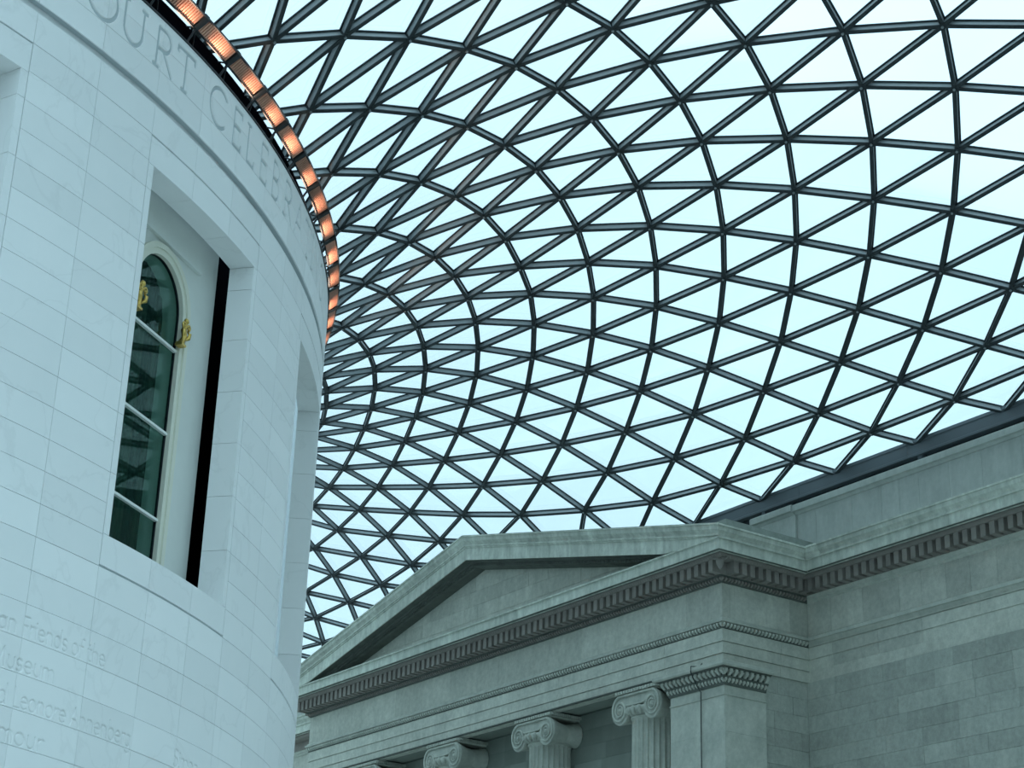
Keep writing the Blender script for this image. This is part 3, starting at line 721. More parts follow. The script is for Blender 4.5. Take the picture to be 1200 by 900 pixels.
# soffit panels between the columns, and the wall behind them
XB = 34.55
mb = MB(); mb.box(XP-0.04, XB+0.2, YR+0.1, YL-0.1, 13.93, 13.96); ppart('soffit', mb, SOOT_SHADE)  # underside coloured dark to imitate shade
for yc in (-2.33, 2.57, 7.47):
    mb = MB(); mb.box(XP+0.30, XB-0.22, yc-1.35, yc+1.35, 13.895, 13.93)
    for a in (0.0,): pass
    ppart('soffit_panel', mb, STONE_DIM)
mb = MB(); mb.box(XB+0.01, XW, -6.26, 11.9, 0, 13.93); ppart('inner_wall_core', mb, SOOT_SHADE)
def ashlar(name, adder, plane, u0, u1, z_top, rows, h, mk, lo=0.8, hi=1.7, seedv=1, m=None):
    rr = random.Random(seedv)
    for k in range(rows):
        z1 = z_top-k*h; z0 = z1-h; u = u0-rr.uniform(0, lo)
        while u < u1:
            wd = rr.uniform(lo, hi); a, b = max(u, u0), min(u+wd, u1)
            if u1-b < 0.25: b = u1; wd = u1-u
            if b-a > 0.06:
                dp = rr.uniform(-0.004, 0.004)
                mb = MB(); mk(mb, a+g*0.7, b-g*0.7, z0+g*0.7, z1-g*0.7, dp); adder(name, mb, m or STONE)
            u += wd
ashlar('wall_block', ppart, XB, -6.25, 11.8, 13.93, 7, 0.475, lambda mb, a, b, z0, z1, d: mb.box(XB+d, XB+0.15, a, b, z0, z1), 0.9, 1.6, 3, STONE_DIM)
# return wall of the portico below the architrave
mb = MB(); mb.box(34.905, XW+0.02, YR+0.14, YR+1.2, 0, 13.9); ppart('return_wall_core', mb, STONE)
ashlar('return_block', ppart, YR, 34.905, XW, 13.90, 8, 0.475, lambda mb, a, b, z0, z1, d: mb.box(a, b, YR+0.10+d, YR+0.3, z0, z1), 0.6, 1.1, 5, STONE_WALL)
mb = MB(); mb.box(35.72, 35.88, YR+0.088, YR+0.2, 11.0, 11.42); ppart('wall_slot', mb, VOID)
# ashlar of the wall, right of the portico
ashlar('wall_block', wpart, XW, -21.0, YR+0.1, 13.90, 9, 0.4665, lambda mb, a, b, z0, z1, d: mb.box(XW+d, XW+0.2, a, b, z0, z1), 0.8, 1.75, 11, STONE_WALL)
# parapet and its cap
js = [-8.25, -9.0, -10.4, -11.5, -12.15, -12.85, -13.9, -15.0, -16.3, -17.6, -19, -21, -45.9]
for a, b in zip(js[:-1], js[1:]):
    mb = MB(); mb.box(36.46, 36.9, b+g, a-g, 17.38, 18.73); wpart('parapet_block', mb, STONE_CLEAN)
mb = MB(); mb.box(36.38, 36.9, -8.25, -6.75, 17.38, 18.73); wpart('parapet_block', mb, STONE_CLEAN)
mb = MB(); mb.box(36.38, 36.9, 12.3, 50.9, 17.38, 18.73); wpart('parapet_block', mb, STONE_CLEAN)
CAP = [(D, 18.735), (0.16, 18.735), (0.20, 18.80), (0.28, 18.82), (0.28, 18.98), (0.24, 19.02), (D, 19.05)]
js = [-8.2, -10.9, -13.6, -16.5, -19.4, -24, -45.9]
for a, b in zip(js[:-1], js[1:]):
    mb = MB(); mb.add(*sweep(CAP, [(XW, a-g), (XW, b+g)], [Wn])); wpart('parapet_cap', mb, STONE_CLEAN)
mb = MB(); mb.add(*sweep([(p+0.07, z) for p, z in CAP], [(XW, -6.5), (XW, -8.2)], [Wn])); wpart('parapet_cap', mb, STONE_CLEAN)

# ------------------------------------------------------------------ corner pier
pier = empty('corner_pier', loc=(XP+0.7, -7.35, 0), label='square stone pier with egg-moulded capital at the right-hand corner of the portico', cat='pier')
def pp(name, mb, m, par, **kw):
    o = mb.build(name, m, par, **kw); o.matrix_parent_inverse = Matrix.Translation(-par.location); return o
PX0, PX1, PY0, PY1 = XP-0.02, 34.90, -8.46, -6.27
z = 13.05; first = True
while z > 0.2:
    h = 0.95 if z > 9 else 1.9
    z0 = max(z-h, 0.0)
    mb = MB(); mb.box(PX0, PX1, PY0, PY1, z0+0.002, z-0.002); pp('shaft_block', mb, STONE_TRIM, pier); z = z0
PBs = [(PX1, PY1), (PX0, PY1), (PX0, PY0), (PX1, PY0)]; PNs = [Nn, Wn, Sn]
mb = MB(); mb.add(*sweep([(-0.3, 13.05), (0.0, 13.05), (0.03, 13.06), (0.03, 13.09), (0.0, 13.10), (0.0, 13.32), (-0.3, 13.32)], PBs, PNs)); pp('neck', mb, STONE_TRIM, pier)
mb = MB(); mb.add(*sweep([(-0.3, 13.32), (0.03, 13.32), (0.05, 13.40), (0.06, 13.46), (0.13, 13.53), (0.13, 13.545), (0.06, 13.56), (0.12, 13.70), (0.30, 13.75), (-0.3, 13.75)], PBs, PNs)); pp('capital_bed', mb, SOOT_SHADE, pier)  # bed coloured dark as shade behind the eggs
mb = MB(); mb.add(*sweep([(-0.3, 13.75), (0.33, 13.75), (0.36, 13.79), (0.36, 13.87), (0.30, 13.895), (-0.3, 13.895)], PBs, PNs)); pp('abacus', mb, STONE_TRIM, pier)
def pierpath(p): return [((PX0, PY1+p), (PX0, PY0-p), Wn), ((PX0-p, PY0), (PX1, PY0), Sn)]
eggs('egg_moulding', pierpath(0.2), 13.55, 0.11, 0.20, 0.11, 0.175, 0.108, STONE_TRIM, lambda n, mb, m, **kw: pp(n, mb, m, pier, **kw))
eggs('leaf_moulding', pierpath(0.08), 13.38, 0.03, 0.14, 0.07, 0.13, 0.085, STONE_TRIM, lambda n, mb, m, **kw: pp(n, mb, m, pier, **kw))
cb = MB(); yc_ = -7.58
cb.add(*tube([(XP-0.02, yc_, 14.05), (XP-0.10, yc_, 13.95), (XP-0.41, yc_, 13.90), (XP-0.42, yc_, 13.76), (XP-0.33, yc_, 13.58), (XP-0.18, yc_, 13.37), (XP-0.07, yc_, 13.26), (XP-0.07, yc_, 10.0), (XP-0.07, yc_, 0.0)], 0.014, 6))
cb.build('cable', CABLE, label='thin dark cable running down the front of the corner pier', cat='cable')

# ------------------------------------------------------------------ Ionic columns
def column(y, label):
    X = XP+0.66
    c = empty('ionic_column', loc=(X, y, 0), label=label, cat='column', group='fluted columns under the portico')
    # fluted shaft
    nf, per = 24, 6; v = []; f = []; rows = [(0.0, 0.74), (0.3, 0.735), (4, 0.725), (8, 0.69), (11.5, 0.650), (12.93, 0.635), (13.0, 0.635), (13.06, 0.66)]
    for zi, (z, r) in enumerate(rows):
        fl = 0.0 if zi == len(rows)-1 else (0.35 if zi == len(rows)-2 else 1.0)
        for k in range(nf*per):
            a = 2*math.pi*k/(nf*per); ph = (k % per)/per
            d = 0.0 if ph < 0.17 else 0.062*math.sin(math.pi*(ph-0.0)/1.0)**0.7*fl
            v.append(((r-d)*math.cos(a), (r-d)*math.sin(a), z))
    n = nf*per
    for zi in range(len(rows)-1):
        for k in range(n): f.append((zi*n+k, zi*n+(k+1) % n, (zi+1)*n+(k+1) % n, (zi+1)*n+k))
    f.append(tuple(range(n-1, -1, -1))); f.append(tuple(range((len(rows)-1)*n, len(rows)*n)))
    obj('shaft', mesh('shaft', v, f), STONE_TRIM, c)
    def turned(prof, n=32):
        v = []; f = []
        for r, z in prof: v += [(r*math.cos(2*math.pi*k/n), r*math.sin(2*math.pi*k/n), z) for k in range(n)]
        for q in range(len(prof)-1):
            for k in range(n): f.append((q*n+k, q*n+(k+1) % n, (q+1)*n+(k+1) % n, (q+1)*n+k))
        return v, f
    mb = MB(); mb.add(*turned([(0.60, 13.05), (0.67, 13.055), (0.69, 13.085), (0.67, 13.115), (0.60, 13.12)])); mb.build('astragal', STONE_TRIM, c, smooth=True)
    mb = MB(); mb.add(*turned([(0.60, 13.12), (0.66, 13.125), (0.74, 13.20), (0.80, 13.30), (0.80, 13.36), (0.6, 13.38)])); mb.build('echinus', STONE_TRIM, c, smooth=True)
    mb = MB()
    for k in range(22):
        a = 2*math.pi*k/22; cx, cy = 0.745*math.cos(a), 0.745*math.sin(a)
        v, f = tube([(cx*0.95, cy*0.95, 13.13), (cx*1.03, cy*1.03, 13.19), (cx*1.08, cy*1.08, 13.28), (cx*1.04, cy*1.04, 13.36)], [0.02, 0.065, 0.08, 0.05], 6); mb.add(v, f)
    mb.build('egg_band', STONE_TRIM, c, smooth=True, kind='stuff')
    # volutes: scroll on the front face, bolster running back
    VY, VZ, XF = 0.70, 13.345, -0.70
    for s in (-1, 1):
        mb = MB(); nn = 26
        prof = [(0.02, 0.395), (0.07, 0.40), (0.20, 0.36), (0.42, 0.30), (0.66, 0.27), (0.90, 0.30), (1.10, 0.36)]
        v = []; f = []
        for dx, rr in prof:
            v += [(XF+dx, s*VY+rr*math.cos(2*math.pi*k/nn)*(0.95), VZ+rr*math.sin(2*math.pi*k/nn)*1.03) for k in range(nn)]
        for q in range(len(prof)-1):
            for k in range(nn): f.append((q*nn+k, q*nn+(k+1) % nn, (q+1)*nn+(k+1) % nn, (q+1)*nn+k))
        f.append(tuple(range(nn)))
        mb.add(v, f); vol = mb.build('volute', STONE_TRIM, c, smooth=False)
        sp = []; rad = []
        for q in range(70):
            t = q/69; ang = math.pi/2-s*(-1)*t*2*math.pi*2.6*1.0
            ang = math.pi/2 + (-s)*(-1)*0 + s*(-1)*t*2*math.pi*2.6 if False else math.pi/2 - s*t*2*math.pi*2.6
            rr = 0.385*(0.17/0.385)**t*1.0 if t < 0.999 else 0.1
            rr = 0.375*math.exp(-1.45*t)
            sp.append((XF+0.0, s*VY+rr*math.cos(ang)*0.95, VZ+rr*math.sin(ang)*1.03)); rad.append(0.040-0.022*t)
        sc = MB(); sc.add(*tube(sp, rad, 7)); sc.build('scroll', STONE_TRIM, vol, smooth=True)
        ey = MB(); ey.add(*tube([(XF+0.04, s*VY, VZ), (XF-0.015, s*VY, VZ), (XF-0.045, s*VY, VZ)], [0.075, 0.07, 0.03], 10)); ey.build('eye', STONE_TRIM, vol, smooth=True)
    # cushion band joining the volutes, sagging in the middle
    mb = MB(); v = []; f = []; nn = 16
    for k in range(nn+1):
        yy = -VY+2*VY*k/nn; u = yy/VY; zb = 13.47-0.055*(1-u*u)+0.0; ztop = VZ+0.41
        for x in (XF+0.03, 1.0*0.35): v += [(x, yy, zb), (x, yy, ztop)]
    for k in range(nn):
        a, b = 4*k, 4*k+4
        f += [(a, a+1, b+1, b), (a+1, a+3, b+3, b+1), (a+3, a+2, b+2, b+3), (a+2, a, b, b+2)]
    mb.add(v, f); mb.build('cushion', STONE_TRIM, c)
    mb = MB(); mb.add(*tube([(XF, yy, 13.485-0.055*(1-(yy/VY)**2)) for yy in np.linspace(-VY*0.62, VY*0.62, 12)], 0.028, 6)); mb.add(*tube([(XF, yy, VZ+0.385) for yy in np.linspace(-VY, VY, 6)], 0.034, 6)); mb.build('cushion_rim', STONE_TRIM, c, smooth=True)
    mb = MB(); mb.box(-0.64, 0.45, -0.86, 0.86, 13.745, 13.80); mb.box(-0.70, 0.45, -0.91, 0.91, 13.80, 13.895); mb.build('abacus', STONE_TRIM, c)
    mb = MB()
    for k in range(15):
        yy = -0.84+1.68*k/14; mb.box(-0.735, -0.69, yy-0.036, yy+0.036, 13.80, 13.885)
        xx = -0.62+1.05*k/14
        for s in (-1, 1): mb.box(xx-0.03, xx+0.03, min(s*0.90, s*0.945), max(s*0.90, s*0.945), 13.80, 13.885)
    mb.build('abacus_eggs', STONE_TRIM, c, kind='stuff')
for y, lb in ((-4.78, 'fluted Ionic column nearest the corner pier'), (0.12, 'second fluted Ionic column from the corner pier'),
              (5.02, 'third fluted Ionic column from the corner pier, only its capital showing'), (9.92, 'farthest Ionic column, only the top of its capital showing')):
    column(y, lb)

# ================================================================== GLASS ROOF
NODE_PLAN = {
 -22: (8, [(4.95,-19.56),(5.36,-21.60),(5.76,-23.63),(6.17,-25.66),(6.57,-27.70),(6.97,-29.73),(7.38,-31.76),(7.79,-33.80),(8.19,-35.83),(8.60,-37.87),(9.01,-39.90),(9.41,-41.93),(9.82,-43.97),(10.22,-46.00)]),
 -21: (8, [(6.33,-20.27),(6.87,-22.25),(7.39,-24.23),(7.92,-26.20),(8.44,-28.18),(8.97,-30.16),(9.50,-32.14),(10.03,-34.12),(10.56,-36.10),(11.10,-38.08),(11.63,-40.06),(12.16,-42.04),(12.69,-44.02),(13.22,-46.00)]),
 -20: (7, [(7.19,-18.92),(7.84,-20.86),(8.48,-22.79),(9.12,-24.72),(9.75,-26.65),(10.39,-28.58),(11.04,-30.52),(11.68,-32.45),(12.33,-34.39),(12.98,-36.32),(13.63,-38.26),(14.28,-40.19),(14.93,-42.13),(15.58,-44.06),(16.23,-46.00)]),
 -19: (7, [(8.68,-19.44),(9.44,-21.33),(10.18,-23.22),(10.91,-25.11),(11.65,-27.00),(12.40,-28.90),(13.15,-30.80),(13.91,-32.70),(14.67,-34.60),(15.43,-36.50),(16.19,-38.40),(16.95,-40.30),(17.70,-42.20),(18.46,-44.10),(19.23,-46.00)]),
 -18: (6, [(9.41,-17.99),(10.27,-19.86),(11.11,-21.71),(11.94,-23.56),(12.77,-25.42),(13.62,-27.28),(14.47,-29.15),(15.32,-31.03),(16.18,-32.90),(17.04,-34.78),(17.90,-36.65),(18.77,-38.52),(19.63,-40.39),(20.50,-42.26),(21.36,-44.13),(22.23,-46.00)]),
 -17: (6, [(10.96,-18.35),(11.90,-20.18),(12.82,-21.99),(13.75,-23.81),(14.69,-25.64),(15.63,-27.48),(16.58,-29.34),(17.53,-31.20),(18.49,-33.06),(19.45,-34.91),(20.41,-36.76),(21.37,-38.61),(22.33,-40.46),(23.30,-42.30),(24.26,-44.15),(25.23,-46.00)]),
 -16: (5, [(11.50,-16.80),(12.54,-18.61),(13.56,-20.39),(14.58,-22.17),(15.61,-23.97),(16.66,-25.79),(17.70,-27.64),(18.74,-29.50),(19.79,-31.35),(20.83,-33.19),(21.88,-35.03),(22.93,-36.85),(23.99,-38.68),(25.05,-40.51),(26.11,-42.34),(27.16,-44.17),(28.23,-46.00)]),
 -15: (5, [(13.02,-16.99),(14.13,-18.77),(15.25,-20.52),(16.39,-22.27),(17.54,-24.06),(18.69,-25.90),(19.82,-27.76),(20.95,-29.63),(22.07,-31.48),(23.20,-33.31),(24.33,-35.12),(25.48,-36.92),(26.62,-38.73),(27.77,-40.55),(28.92,-42.36),(30.07,-44.18),(31.23,-46.00)]),
 -14: (4, [(13.35,-15.32),(14.56,-17.11),(15.75,-18.84),(16.99,-20.57),(18.26,-22.33),(19.54,-24.14),(20.78,-26.00),(21.99,-27.89),(23.18,-29.77),(24.38,-31.61),(25.59,-33.41),(26.81,-35.19),(28.03,-36.98),(29.27,-38.77),(30.50,-40.57),(31.74,-42.38),(32.98,-44.19),(34.23,-46.00)]),
 -13: (4, [(14.83,-15.38),(16.05,-17.14),(17.36,-18.87),(18.72,-20.60),(20.09,-22.38),(21.42,-24.23),(22.70,-26.14),(23.94,-28.05),(25.17,-29.91),(26.41,-31.72),(27.66,-33.49),(28.91,-35.24),(30.18,-37.00),(31.47,-38.78),(32.75,-40.58),(34.04,-42.38),(35.33,-44.19),(36.62,-45.99)]),
 -12: (3, [(15.11,-13.65),(16.32,-15.40),(17.56,-17.07),(18.90,-18.73),(20.29,-20.40),(21.67,-22.15),(22.98,-23.98),(24.22,-25.85),(25.43,-27.69),(26.63,-29.45),(27.84,-31.14),(29.05,-32.78),(30.29,-34.43),(31.54,-36.10),(32.80,-37.80),(34.07,-39.51),(35.35,-41.24),(36.62,-42.97)]),
 -11: (3, [(16.55,-13.62),(17.74,-15.29),(19.04,-16.90),(20.44,-18.48),(21.82,-20.14),(23.18,-21.87),(24.46,-23.67),(25.68,-25.47),(26.86,-27.20),(28.03,-28.83),(29.20,-30.39),(30.39,-31.92),(31.61,-33.46),(32.85,-35.05),(34.10,-36.66),(35.36,-38.30),(36.62,-39.95)]),
 -10: (2, [(16.77,-11.83),(17.95,-13.46),(19.15,-15.08),(20.48,-16.64),(21.87,-18.20),(23.29,-19.77),(24.61,-21.49),(25.86,-23.23),(27.05,-24.93),(28.21,-26.53),(29.36,-28.03),(30.50,-29.46),(31.68,-30.88),(32.89,-32.34),(34.12,-33.83),(35.37,-35.37),(36.62,-36.92)]),
 -9: (2, [(18.11,-11.64),(19.27,-13.22),(20.52,-14.76),(21.87,-16.25),(23.27,-17.75),(24.64,-19.33),(25.95,-20.96),(27.19,-22.62),(28.36,-24.17),(29.50,-25.64),(30.62,-27.02),(31.75,-28.34),(32.93,-29.67),(34.14,-31.03),(35.37,-32.45),(36.62,-33.90)]),
 -8: (1, [(18.23,-9.82),(19.40,-11.34),(20.57,-12.85),(21.87,-14.28),(23.25,-15.71),(24.62,-17.17),(25.96,-18.68),(27.24,-20.21),(28.47,-21.74),(29.62,-23.19),(30.73,-24.54),(31.84,-25.81),(32.98,-27.04),(34.16,-28.27),(35.37,-29.55),(36.62,-30.87)]),
 -7: (1, [(19.44,-9.51),(20.62,-10.95),(21.86,-12.33),(23.18,-13.69),(24.55,-15.05),(25.91,-16.43),(27.24,-17.83),(28.50,-19.25),(29.70,-20.66),(30.84,-21.99),(31.95,-23.23),(33.07,-24.39),(34.21,-25.52),(35.39,-26.66),(36.62,-27.84)]),
 -6: (0, [(19.39,-7.74),(20.61,-9.08),(21.82,-10.41),(23.10,-11.69),(24.44,-12.94),(25.80,-14.23),(27.15,-15.50),(28.46,-16.78),(29.73,-18.08),(30.92,-19.37),(32.07,-20.58),(33.18,-21.70),(34.30,-22.75),(35.43,-23.77),(36.62,-24.82)]),
 -5: (0, [(20.50,-7.29),(21.76,-8.49),(23.01,-9.70),(24.32,-10.86),(25.69,-12.01),(27.03,-13.20),(28.37,-14.37),(29.67,-15.55),(30.93,-16.72),(32.13,-17.87),(33.29,-18.94),(34.40,-19.93),(35.50,-20.87),(36.62,-21.80)]),
 -4: (-1, [(20.29,-5.58),(21.58,-6.69),(22.85,-7.79),(24.16,-8.84),(25.53,-9.81),(26.86,-10.93),(28.19,-12.02),(29.55,-13.06),(30.84,-14.12),(32.12,-15.15),(33.33,-16.14),(34.47,-17.08),(35.57,-17.93),(36.62,-18.77)]),
 -3: (-1, [(21.32,-4.93),(22.63,-5.94),(23.93,-6.89),(25.26,-7.84),(26.62,-8.77),(27.99,-9.71),(29.33,-10.66),(30.70,-11.56),(32.03,-12.45),(33.29,-13.33),(34.51,-14.17),(35.66,-14.97),(36.62,-15.74)]),
 -2: (-2, [(20.97,-3.21),(22.36,-4.08),(23.71,-4.94),(24.98,-5.84),(26.32,-6.67),(27.70,-7.47),(29.10,-8.26),(30.48,-9.06),(31.85,-9.82),(33.19,-10.55),(34.50,-11.28),(35.69,-12.01),(36.62,-12.72)]),
 -1: (-2, [(21.99,-2.29),(23.40,-3.04),(24.73,-3.80),(26.01,-4.59),(27.37,-5.28),(28.77,-5.95),(30.20,-6.59),(31.60,-7.24),(33.03,-7.83),(34.40,-8.43),(35.70,-9.03),(36.62,-9.70)]),
 0: (-3, [(21.44,-0.64),(22.99,-1.18),(24.41,-1.81),(25.69,-2.52),(27.00,-3.16),(28.38,-3.73),(29.81,-4.24),(31.25,-4.72),(32.70,-5.20),(34.18,-5.64),(35.56,-6.09),(36.62,-6.67)]),
 1: (-3, [(22.36,0.52),(23.94,0.12),(25.36,-0.39),(26.62,-1.03),(27.96,-1.54),(29.35,-1.96),(30.81,-2.31),(32.28,-2.64),(33.80,-2.94),(35.33,-3.23),(36.62,-3.65)]),
 2: (-4, [(21.43,1.91),(23.21,1.82),(24.80,1.58),(26.25,1.19),(27.54,0.69),(28.89,0.31),(30.30,0.02),(31.78,-0.15),(33.28,-0.32),(34.79,-0.52),(36.62,-0.62)]),
 3: (-4, [(22.15,3.16),(23.99,3.26),(25.64,3.18),(27.14,2.98),(28.43,2.58),(29.80,2.34),(31.23,2.22),(32.70,2.15),(34.19,2.10),(36.62,2.40)]),
 4: (-5, [(20.99,4.15),(22.84,4.54),(24.60,4.79),(26.23,4.86),(27.76,4.77),(29.30,4.62),(30.67,4.47),(32.09,4.44),(33.52,4.49),(34.83,4.59),(36.62,5.12)]),
 5: (-5, [(21.59,5.47),(23.41,6.00),(25.20,6.42),(26.93,6.67),(28.57,6.77),(30.15,6.81),(31.48,6.72),(32.84,6.77),(34.18,6.91),(35.31,7.11),(36.62,7.84)]),
 6: (-6, [(20.29,6.18),(22.08,6.87),(23.93,7.55),(25.81,8.15),(27.66,8.62),(29.40,8.93),(30.92,9.10),(32.20,9.11),(33.47,9.23),(34.69,9.48),(35.74,9.75),(36.62,10.56)]),
 7: (-6, [(20.68,7.54),(22.48,8.36),(24.38,9.20),(26.33,10.01),(28.25,10.69),(30.01,11.18),(31.63,11.55),(32.81,11.63),(33.96,11.82),(35.04,12.10),(36.02,12.50),(36.62,13.28)]),
 8: (-7, [(19.30,8.12),(20.98,8.99),(22.78,9.94),(24.69,10.94),(26.65,11.92),(28.55,12.78),(30.31,13.44),(31.87,13.88),(33.31,14.25),(34.33,14.46),(35.27,14.80),(36.15,15.32),(36.62,16.00)]),
 9: (-7, [(19.51,9.55),(21.17,10.53),(22.95,11.59),(24.82,12.72),(26.74,13.82),(28.62,14.81),(30.39,15.60),(32.01,16.20),(33.40,16.67),(34.60,17.14),(35.41,17.60),(36.13,18.13),(36.62,18.72)]),
 10: (-8, [(18.08,10.06),(19.63,11.05),(21.26,12.12),(22.99,13.27),(24.81,14.47),(26.68,15.66),(28.55,16.73),(30.36,17.65),(32.01,18.40),(33.38,19.03),(34.44,19.62),(35.25,20.21),(36.02,20.86),(36.62,21.44)]),
 11: (-8, [(18.14,11.54),(19.66,12.61),(21.26,13.75),(22.94,14.96),(24.70,16.20),(26.54,17.43),(28.40,18.57),(30.19,19.59),(31.79,20.48),(33.09,21.27),(34.09,22.00),(34.92,22.72),(35.78,23.48),(36.62,24.16)]),
 12: (-9, [(16.65,11.96),(18.12,13.07),(19.63,14.22),(21.19,15.41),(22.83,16.65),(24.54,17.92),(26.33,19.17),(28.12,20.37),(29.83,21.48),(31.33,22.48),(32.56,23.40),(33.58,24.27),(34.52,25.14),(35.54,26.03),(36.62,26.88)]),
 13: (-9, [(16.58,13.46),(18.04,14.64),(19.54,15.86),(21.07,17.10),(22.67,18.37),(24.33,19.66),(26.04,20.94),(27.73,22.18),(29.32,23.36),(30.73,24.47),(31.95,25.51),(33.05,26.52),(34.16,27.53),(35.35,28.57),(36.62,29.60)]),
}
RISE = [18.9285,-6.5614,8.7860,-2.7173,4.5090,6.2163]

def roof_z(x, y):
    a, b, c, d = 22.245, 36.625, 51.125, 46.025
    r = math.hypot(x, y)
    psi = (1-x/b)*(1+x/b)*(1-y/c)*(1+y/d)
    den = (1-a*x/r/b)*(1+a*x/r/b)*(1-a*y/r/c)*(1+a*y/r/d)
    u, v = (x-28)/10, y/20
    P = RISE[0]+RISE[1]*u+RISE[2]*v+RISE[3]*u*u+RISE[4]*u*v+RISE[5]*v*v
    return (20.955-19.71)*psi/den+19.71+(r/a-1)*psi*min(P, 27.0)
ND = {}
for j, (i0, pts) in NODE_PLAN.items():
    for k, (x, y) in enumerate(pts): ND[(i0+k, j)] = Vector((x, y, roof_z(x, y)-0.03))
def rnormal(p):
    e = 0.2
    return Vector((-(roof_z(p.x+e, p.y)-roof_z(p.x-e, p.y))/(2*e), -(roof_z(p.x, p.y+e)-roof_z(p.x, p.y-e))/(2*e), 1)).normalized()
MI = M.inverted()
def pix(p):
    q = MI @ p
    if q.z > -0.5: return None
    return (600+FPX*q.x/-q.z, 450-FPX*q.y/-q.z)
def shown(pts):
    """rough size in the photograph (pixels), 0 when outside the frame"""
    P = [pix(p) for p in pts]
    if any(q is None for q in P): return 0
    cx = sum(q[0] for q in P)/len(P); cy = sum(q[1] for q in P)/len(P)
    if not (-30 < cx < 1230 and -30 < cy < 800): return 0
    if cx < 395-max(0, cy-330)*0.075 and cy > 130+max(0, (cx-300))*2.0 and cx < 400: return 0.5   # behind the drum
    return max(math.hypot(P[a][0]-P[b][0], P[a][1]-P[b][1]) for a in range(len(P)) for b in range(a))
roof = empty('ceiling', loc=(30, -10, 19.7), kind='structure', label='domed glass roof of triangular panes on a dark steel lattice')
RINV = Matrix.Translation(-roof.location)
members = []
for (i, j), p in ND.items():
    for d in ((0, 1), (1, 0), (1, -1)):
        q = ND.get((i+d[0], j+d[1]))
        if q is None: continue
        if p.x > 36.6 and q.x > 36.6: continue
        if 2*i+j < -5 or 2*(i+d[0])+j+d[1] < -5: continue      # the innermost row is glass only
        if p.y < -45.9 and q.y < -45.9: continue
        if (p-q).length > 4.2: continue
        members.append((shown([p, q]), p, q, d))
members.sort(key=lambda t: -t[0])
# member: grey box section with a black glazing gasket on top; unit length along y
HWD, DEP = 0.045, 0.14
mm = MB()
mm.add([(x, y, z) for y in (0, 1) for x, z in ((-0.036, -DEP+0.022), (0.036, -DEP+0.022), (0.036, 0.0), (-0.036, 0.0))], [(0, 1, 5, 4), (1, 2, 6, 5), (2, 3, 7, 6), (3, 0, 4, 7), (0, 3, 2, 1), (4, 5, 6, 7)])
mm.add([(x, y, z) for y in (0, 1) for x, z in ((-HWD, -DEP), (HWD, -DEP), (HWD, -DEP+0.022), (-HWD, -DEP+0.022))], [(0, 1, 5, 4), (1, 2, 6, 5), (2, 3, 7, 6), (3, 0, 4, 7), (0, 3, 2, 1), (4, 5, 6, 7)])
GH = 0.074
mm.add([(x, y, z) for y in (0, 1) for x, z in ((-GH, 0.0), (GH, 0.0), (GH, 0.022), (-GH, 0.022))], [(0, 1, 5, 4), (1, 2, 6, 5), (2, 3, 7, 6), (3, 0, 4, 7), (0, 3, 2, 1), (4, 5, 6, 7)])
mem_me = mesh('steel_member', mm.v, mm.f)
mem_me.materials.append(STEEL); mem_me.materials.append(GASKET)
mem_me.polygons.foreach_set('material_index', [0]*6+[1]*6+[1]*6)
def member_matrix(p, q):
    d = (q-p); L = d.length; yv = d/L; zv = rnormal((p+q)/2); xv = yv.cross(zv).normalized(); zv = xv.cross(yv)
    return Matrix(((xv.x, yv.x*L, zv.x, p.x), (xv.y, yv.y*L, zv.y, p.y), (xv.z, yv.z*L, zv.z, p.z), (0, 0, 0, 1)))
rest = MB(); restm = []
for k, (s, p, q, d) in enumerate(members):
    mw = member_matrix(p, q)
    if k < 300:
        o = obj('steel_member', mem_me, None, roof); o.matrix_parent_inverse = RINV; o.matrix_basis = mw
    else:
        rest.add([mw @ Vector(v) for v in mm.v], mm.f); restm += [0]*6+[1]*6+[1]*6
rme = mesh('steel_member', rest.v, rest.f); rme.materials.append(STEEL); rme.materials.append(GASKET); rme.polygons.foreach_set('material_index', restm)
o = obj('steel_member', rme, None, roof, kind='stuff'); o.matrix_parent_inverse = RINV
# nodes
nd_ = MB(); nc_ = MB()
for k_, p in ND.items():
    if p.x > 36.6 or 2*k_[0]+k_[1] < -5: continue
    n = rnormal(p); a = n.cross(Vector((0, 1, 0.1))).normalized(); b = n.cross(a)
    for r0, h0, h1 in ((0.085, -0.15, 0.0), (0.03, -0.175, -0.15)):
        nb = nd_ if r0 > 0.05 else nc_
        v = [p+(a*math.cos(q*math.pi/3)+b*math.sin(q*math.pi/3))*r0+n*h for h in (h0, h1) for q in range(6)]
        nb.add(v, [(5, 4, 3, 2, 1, 0), (6, 7, 8, 9, 10, 11)]+[(q, (q+1) % 6, 6+(q+1) % 6, 6+q) for q in range(6)])
o = nd_.build('steel_node', GASKET, roof, kind='stuff'); o.matrix_parent_inverse = RINV
o = nc_.build('node_bolt', STEEL, roof, kind='stuff'); o.matrix_parent_inverse = RINV
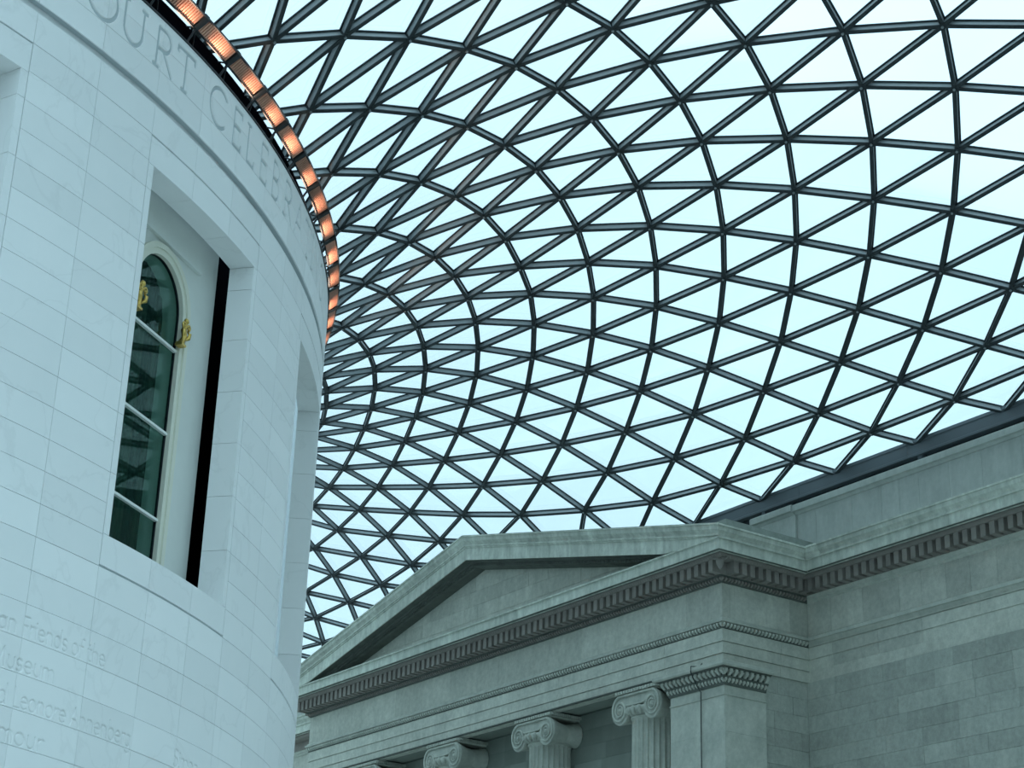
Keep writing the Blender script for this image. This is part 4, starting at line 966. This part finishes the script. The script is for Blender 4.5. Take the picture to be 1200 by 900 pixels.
# panes
panes = []
for (i, j), p in ND.items():
    for a, b in (((i+1, j), (i, j+1)), ((i+1, j-1), (i+1, j))):
        if a in ND and b in ND:
            t = [p, ND[a], ND[b]]
            if max((t[0]-t[1]).length, (t[1]-t[2]).length, (t[0]-t[2]).length) > 4.3: continue
            panes.append((shown(t), t))
panes.sort(key=lambda t: -t[0])
def pane_geo(t):
    n = (t[1]-t[0]).cross(t[2]-t[0]).normalized()
    if n.z < 0: n = -n
    c = (t[0]+t[1]+t[2])/3
    v = [x+(c-x)*0.006+n*h for h in (0.026, 0.05) for x in t]
    return v, [(0, 2, 1), (3, 4, 5), (0, 1, 4, 3), (1, 2, 5, 4), (2, 0, 3, 5)]
rp = MB()
for k, (s, t) in enumerate(panes):
    v, f = pane_geo(t)
    if k < 300:
        o = obj('glass_pane', mesh('glass_pane', v, f), ROOFGLASS, roof); o.matrix_parent_inverse = RINV
    else: rp.add(v, f)
o = rp.build('glass_pane', ROOFGLASS, roof, kind='stuff'); o.matrix_parent_inverse = RINV
# edge beam on the wall head
beam = empty('trim_1', loc=(36.6, -10, 19.2), kind='structure', label='slate grey steel edge beam carrying the glass roof above the parapet')
BI = Matrix.Translation(-beam.location)
js = [30, 20.8, 14.7, 8.6, 2.4, -3.65, -8.3, -12.45, -18.3, -24.3, -30, -36, -45.9]
for a, b in zip(js[:-1], js[1:]):
    mb = MB(); mb.add(*sweep([(-0.3, 19.24), (0.09, 19.24), (0.09, 19.30), (0.07, 19.32), (0.07, 19.60), (0.10, 19.62), (0.10, 19.70), (-0.3, 19.74)], [(XW, a-0.004), (XW, b+0.004)], [Wn])); o = mb.build('beam_segment', BEAM, beam); o.matrix_parent_inverse = BI
mb = MB(); mb.box(36.72, 37.2, -45.9, 30, 19.04, 19.26); o = mb.build('recess_lining', BLACKMETAL, beam); o.matrix_parent_inverse = BI
for y in (-0.62, -6.75, -12.85, -18.9):
    mb = MB(); mb.box(36.56, 36.9, y-0.07, y+0.07, 19.05, 19.24); o = mb.build('bearing', BEAM, beam); o.matrix_parent_inverse = BI
